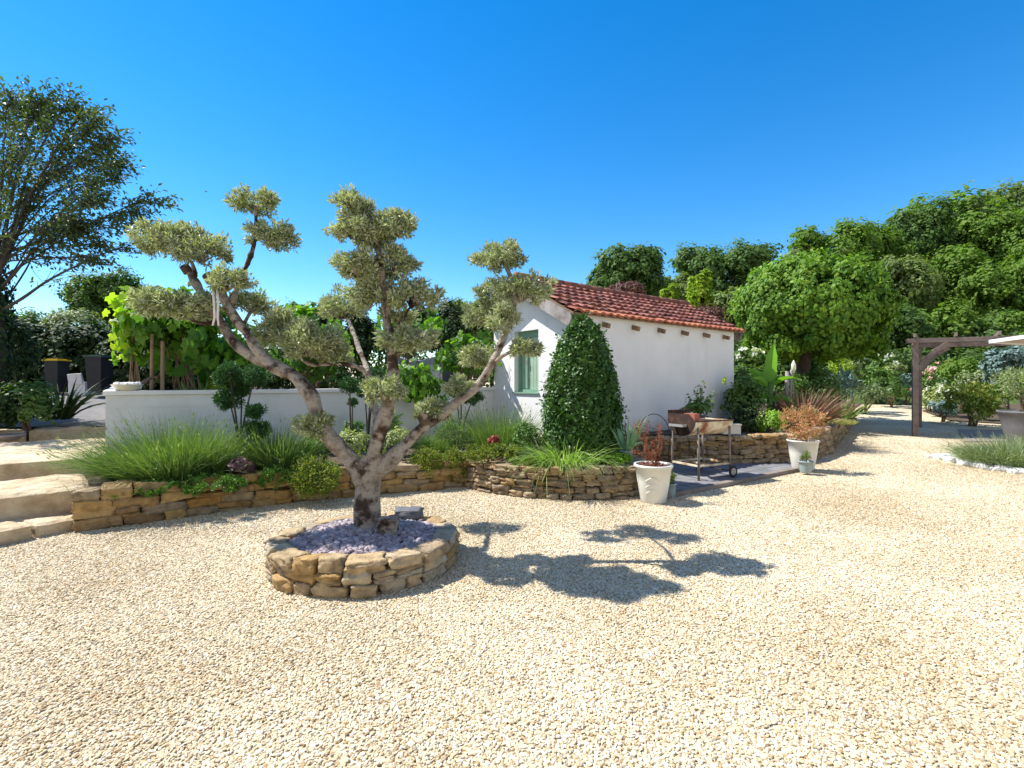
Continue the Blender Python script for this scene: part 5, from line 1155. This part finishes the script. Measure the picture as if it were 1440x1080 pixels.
for p in (PA, PB):
    P = [p + bd_ * x + UP * (ZT - z) for x, z in ((.07, .78), (.22, .52), (.42, .30), (.70, .12))]; mb = MB()
    for i in range(3): mb.bar(P[i], P[i + 1] + (P[i + 1] - P[i]) * .06, .05, .11)
    mb.build('brace', M['pergola'], pg)
# parasol
pc = A3(9.95, 7.75, 0); ps = thing('parasol', pc, 'round parasol with taupe canopy and white rim reaching in at the right edge', 'parasol'); mb = MB()
ex = [pc + A3(1.82 * math.cos(a), 1.82 * math.sin(a), 2.335) for a in math.radians(136) + np.arange(8) * math.pi / 4]; tp = pc + UP * 2.62; vl = MB()
for i in range(8):
    a, b_ = ex[i], ex[(i + 1) % 8]; mb.add([a, b_, tp, a - UP * .02, b_ - UP * .02, tp - UP * .015], [[0, 1, 2]], [[3, 5, 4]], [[0, 3, 4, 1]]); vl.bar(a - UP * .02 , b_ - UP * .02, .012, .06)
mb.build('canopy', M['canopy'], ps); vl.build('valance', M['white'], ps)
MB().tube([pc + UP * 0, pc + UP * 2.60], .03, 10).build('pole', M['pergola'], ps)
for e in ex: MB().bar(tp - UP * .05, e - UP * .035, .02, .025).build('rib', M['pergola'], ps)
MB().lathe(pc, [(.001, 0), (.38, 0), (.38, .06), (.3, .09), (.05, .1), (.05, .3), (.001, .3)], 28).build('base', M['greypot'], ps)

# ================================================================== HILL TREES
GH = 'trees on the wooded hill'
def ht(px, y0, yb, w_, Y, mat, lab, n=6500, L=.26, lobes=10, **k):
    X = (px - 720) / F * Y; z = float(hillz(np.array([X]), np.array([Y]))[0]); tree('hill_tree', px, y0, yb, w_, Y, mat, lab, min(z, W(px, yb, Y)[2] - .1) if Y > 20 else float(gz(Y)), n, L, lobes, GH, **k)
ht(884, 338, 440, 124, 27, 'hillA', 'open crowned dark oak rising straight behind the hut roof', 6500, .24)
ht(852, 385, 450, 60, 26, 'hillA', 'small dark oak at the left foot of the open crowned oak', 3000, .22, 6)
ht(945, 380, 450, 66, 30, 'hillC', 'pale green tree between the two dark oaks behind the hut', 3600, .24, 7)
ht(1012, 328, 450, 150, 31, 'hillA', 'broad dark oak behind the hut\'s far end', 8000, .27, 11)
ht(940, 395, 445, 26, 20.5, 'hillD', 'thin lime green sapling right behind the hut ridge', 1100, .14, 4, trunk_r=.06)
ht(985, 372, 450, 36, 21, 'hillD', 'tall lime green sapling behind the hut\'s far end', 1600, .15, 6, trunk_r=.06)
ht(1030, 400, 480, 70, 23, 'hillC', 'grey green tree left of the round tree', 3200, .2, 7)
shrub('copper_shrub', 878, 393, 425, 60, 17, 'copper', 'domed copper brown bush peeping over the hut ridge', n=1800, L=.1, clumps=60, zbase=.9)
shrub('copper_shrub', 998, 425, 470, 60, 18, 'copper', 'dull brown bush behind the lower end of the hut roof', n=1500, L=.1, clumps=50, zbase=.9)
ht(1100, 345, 470, 90, 33, 'hillC', 'grey green tree above the left shoulder of the round tree', 4500, .26, 8)
ht(1165, 308, 440, 130, 34, 'hillB', 'fresh green tree above the top of the round tree', 7000, .28, 10)
ht(1225, 303, 430, 90, 36, 'hillB', 'fresh green tree right of the round tree\'s top', 5000, .28, 8)
ht(1290, 266, 420, 92, 38, 'hillA', 'tall ivy clad tree standing highest in the middle of the hill', 6500, .28, 10)
ht(1345, 268, 400, 86, 40, 'hillC', 'grey green tree right of the ivy clad one on the skyline', 5500, .3, 9)
ht(1425, 234, 390, 90, 42, 'hillC', 'highest pale tree at the right edge of the skyline', 6000, .32, 10)
ht(1395, 290, 420, 110, 38, 'hillB', 'green tree below the skyline near the right edge', 6500, .3, 10)
ht(1255, 350, 470, 110, 31, 'hillC', 'muted green tree low on the hill right of the round tree', 6000, .26, 10)
ht(1320, 345, 470, 120, 33, 'hillB', 'bright green tree in the middle of the hillside', 6500, .28, 10)
ht(1400, 360, 480, 130, 31, 'hillB', 'broad bright tree on the hillside above the parasol', 7500, .27, 11)
ht(1475, 300, 470, 130, 34, 'hillB', 'green hillside tree mostly past the right edge', 5500, .3, 9)
ht(1240, 420, 515, 110, 27, 'hillA', 'dark tree low on the slope left of the pergola', 5500, .23, 9)
ht(1310, 420, 520, 120, 28, 'hillB', 'leafy tree directly behind the pergola', 6000, .24, 9)
ht(1385, 430, 525, 110, 27, 'hillA', 'dark leafy tree behind the pergola beams', 5500, .23, 9)
ht(1455, 420, 525, 110, 26, 'hillB', 'leafy tree behind the parasol', 4500, .24, 8)
ht(1170, 430, 530, 130, 28, 'hillA', 'dark tree hidden behind the round tree\'s trunk', 4500, .24, 8)
ht(1080, 440, 530, 120, 27, 'hillA', 'dark tree behind the hydrangea and banana', 4500, .24, 8)
for px, lab in ((1180, 'dark undergrowth bush behind the golden conifer'), (1235, 'dark undergrowth bush behind the far path end'), (1295, 'dark undergrowth bush behind the pergola post'), (1350, 'dark undergrowth bush behind the roses'), (1410, 'dark undergrowth bush behind the blue spruce')):
    shrub('undergrowth_bush', px, 482, 548, 84, 25.2, 'hillA', lab, n=1700, L=.2, clumps=50, zbase=float(gz(25)), group='undergrowth at the foot of the hill')

# the wood runs on over the hill past the last trees one can tell apart
wm = MB()
for k in range(46):
    X = rng.uniform(33, 105); Y = rng.uniform(25, 44); z = float(hillz(np.array([X]), np.array([Y]))[0]); h_ = rng.uniform(2.6, 4.2)
    crown(wm, (X, Y, z + h_ * .95), (rng.uniform(2.4, 4), 3, h_), 1100, 26, 1.1, .5, .34, 'hex', .5, -.8)
wm.build('woodland', M['hillB'], label='woodland continuing over the hill beyond the last separate trees', kind='stuff')

# ================================================================== CAMERA, LIGHT, SKY
cam = bpy.data.cameras.new('camera'); co = bpy.data.objects.new('camera', cam); C.objects.link(co)
cam.sensor_width = 36; cam.lens = 36 * F / 1440; cam.shift_y = -(540 - HY) / 1440; cam.clip_end = 2000; cam.clip_start = .05
co.location = (0, 0, H); co.rotation_euler = (math.radians(90), 0, 0); sc.camera = co
az, el = math.radians(16), math.atan(1 / .745)
S = Vector((-math.cos(az) * math.cos(el), math.sin(az) * math.cos(el), math.sin(el)))
sun = bpy.data.lights.new('sun', 'SUN'); so = bpy.data.objects.new('sun', sun); C.objects.link(so)
sun.energy = 4.9; sun.angle = math.radians(.53); sun.color = (1, .955, .88); so.rotation_euler = (-S).to_track_quat('-Z', 'Y').to_euler(); so.location = (0, 0, 20)
wd = bpy.data.worlds.new('World'); sc.world = wd; wd.use_nodes = True; nt = wd.node_tree; bg = nt.nodes['Background']
sky = nt.nodes.new('ShaderNodeTexSky'); sky.sky_type = 'NISHITA'; sky.sun_disc = False; sky.sun_elevation = el; sky.sun_rotation = math.atan2(S.x, S.y)
sky.air_density = 1.1; sky.dust_density = .05; sky.ozone_density = 4.0; sky.altitude = 300
hs_ = nt.nodes.new('ShaderNodeHueSaturation'); hs_.inputs['Saturation'].default_value = 1.38; nt.links.new(sky.outputs[0], hs_.inputs['Color']); 
tc = nt.nodes.new('ShaderNodeTexCoord'); sx = nt.nodes.new('ShaderNodeSeparateXYZ'); nt.links.new(tc.outputs['Generated'], sx.inputs[0])
cl_ = nz(nt, 2.5, 5, .6, tc.outputs['Generated']); ma = nt.nodes.new('ShaderNodeMath'); ma.operation = 'MULTIPLY_ADD'; ma.inputs[1].default_value = -.5; nt.links.new(cl_, ma.inputs[0]); nt.links.new(sx.outputs[1], ma.inputs[2])
mr = nt.nodes.new('ShaderNodeMapRange'); mr.inputs[1].default_value = -.28; mr.inputs[2].default_value = -.95; mr.inputs[4].default_value = .75; nt.links.new(ma.outputs[0], mr.inputs[0])  # white haze added to the unseen sky behind the camera, fills the shade
nt.links.new(mixc(nt, hs_.outputs[0], (3.4, 3.3, 3.2), mr.outputs[0]), bg.inputs[0]); bg.inputs[1].default_value = .125
sc.view_settings.view_transform = 'Standard'; sc.view_settings.look = 'None'; sc.view_settings.exposure = .84; sc.view_settings.gamma = 1; sc.view_settings.use_curve_mapping = False
sc.render.engine = 'CYCLES'; cy = sc.cycles; cy.max_bounces = 6; cy.diffuse_bounces = 3; cy.glossy_bounces = 2; cy.transmission_bounces = 3; cy.transparent_max_bounces = 4; cy.use_denoising = True
cy.sample_clamp_indirect = 6; cy.caustics_reflective = False; cy.caustics_refractive = False
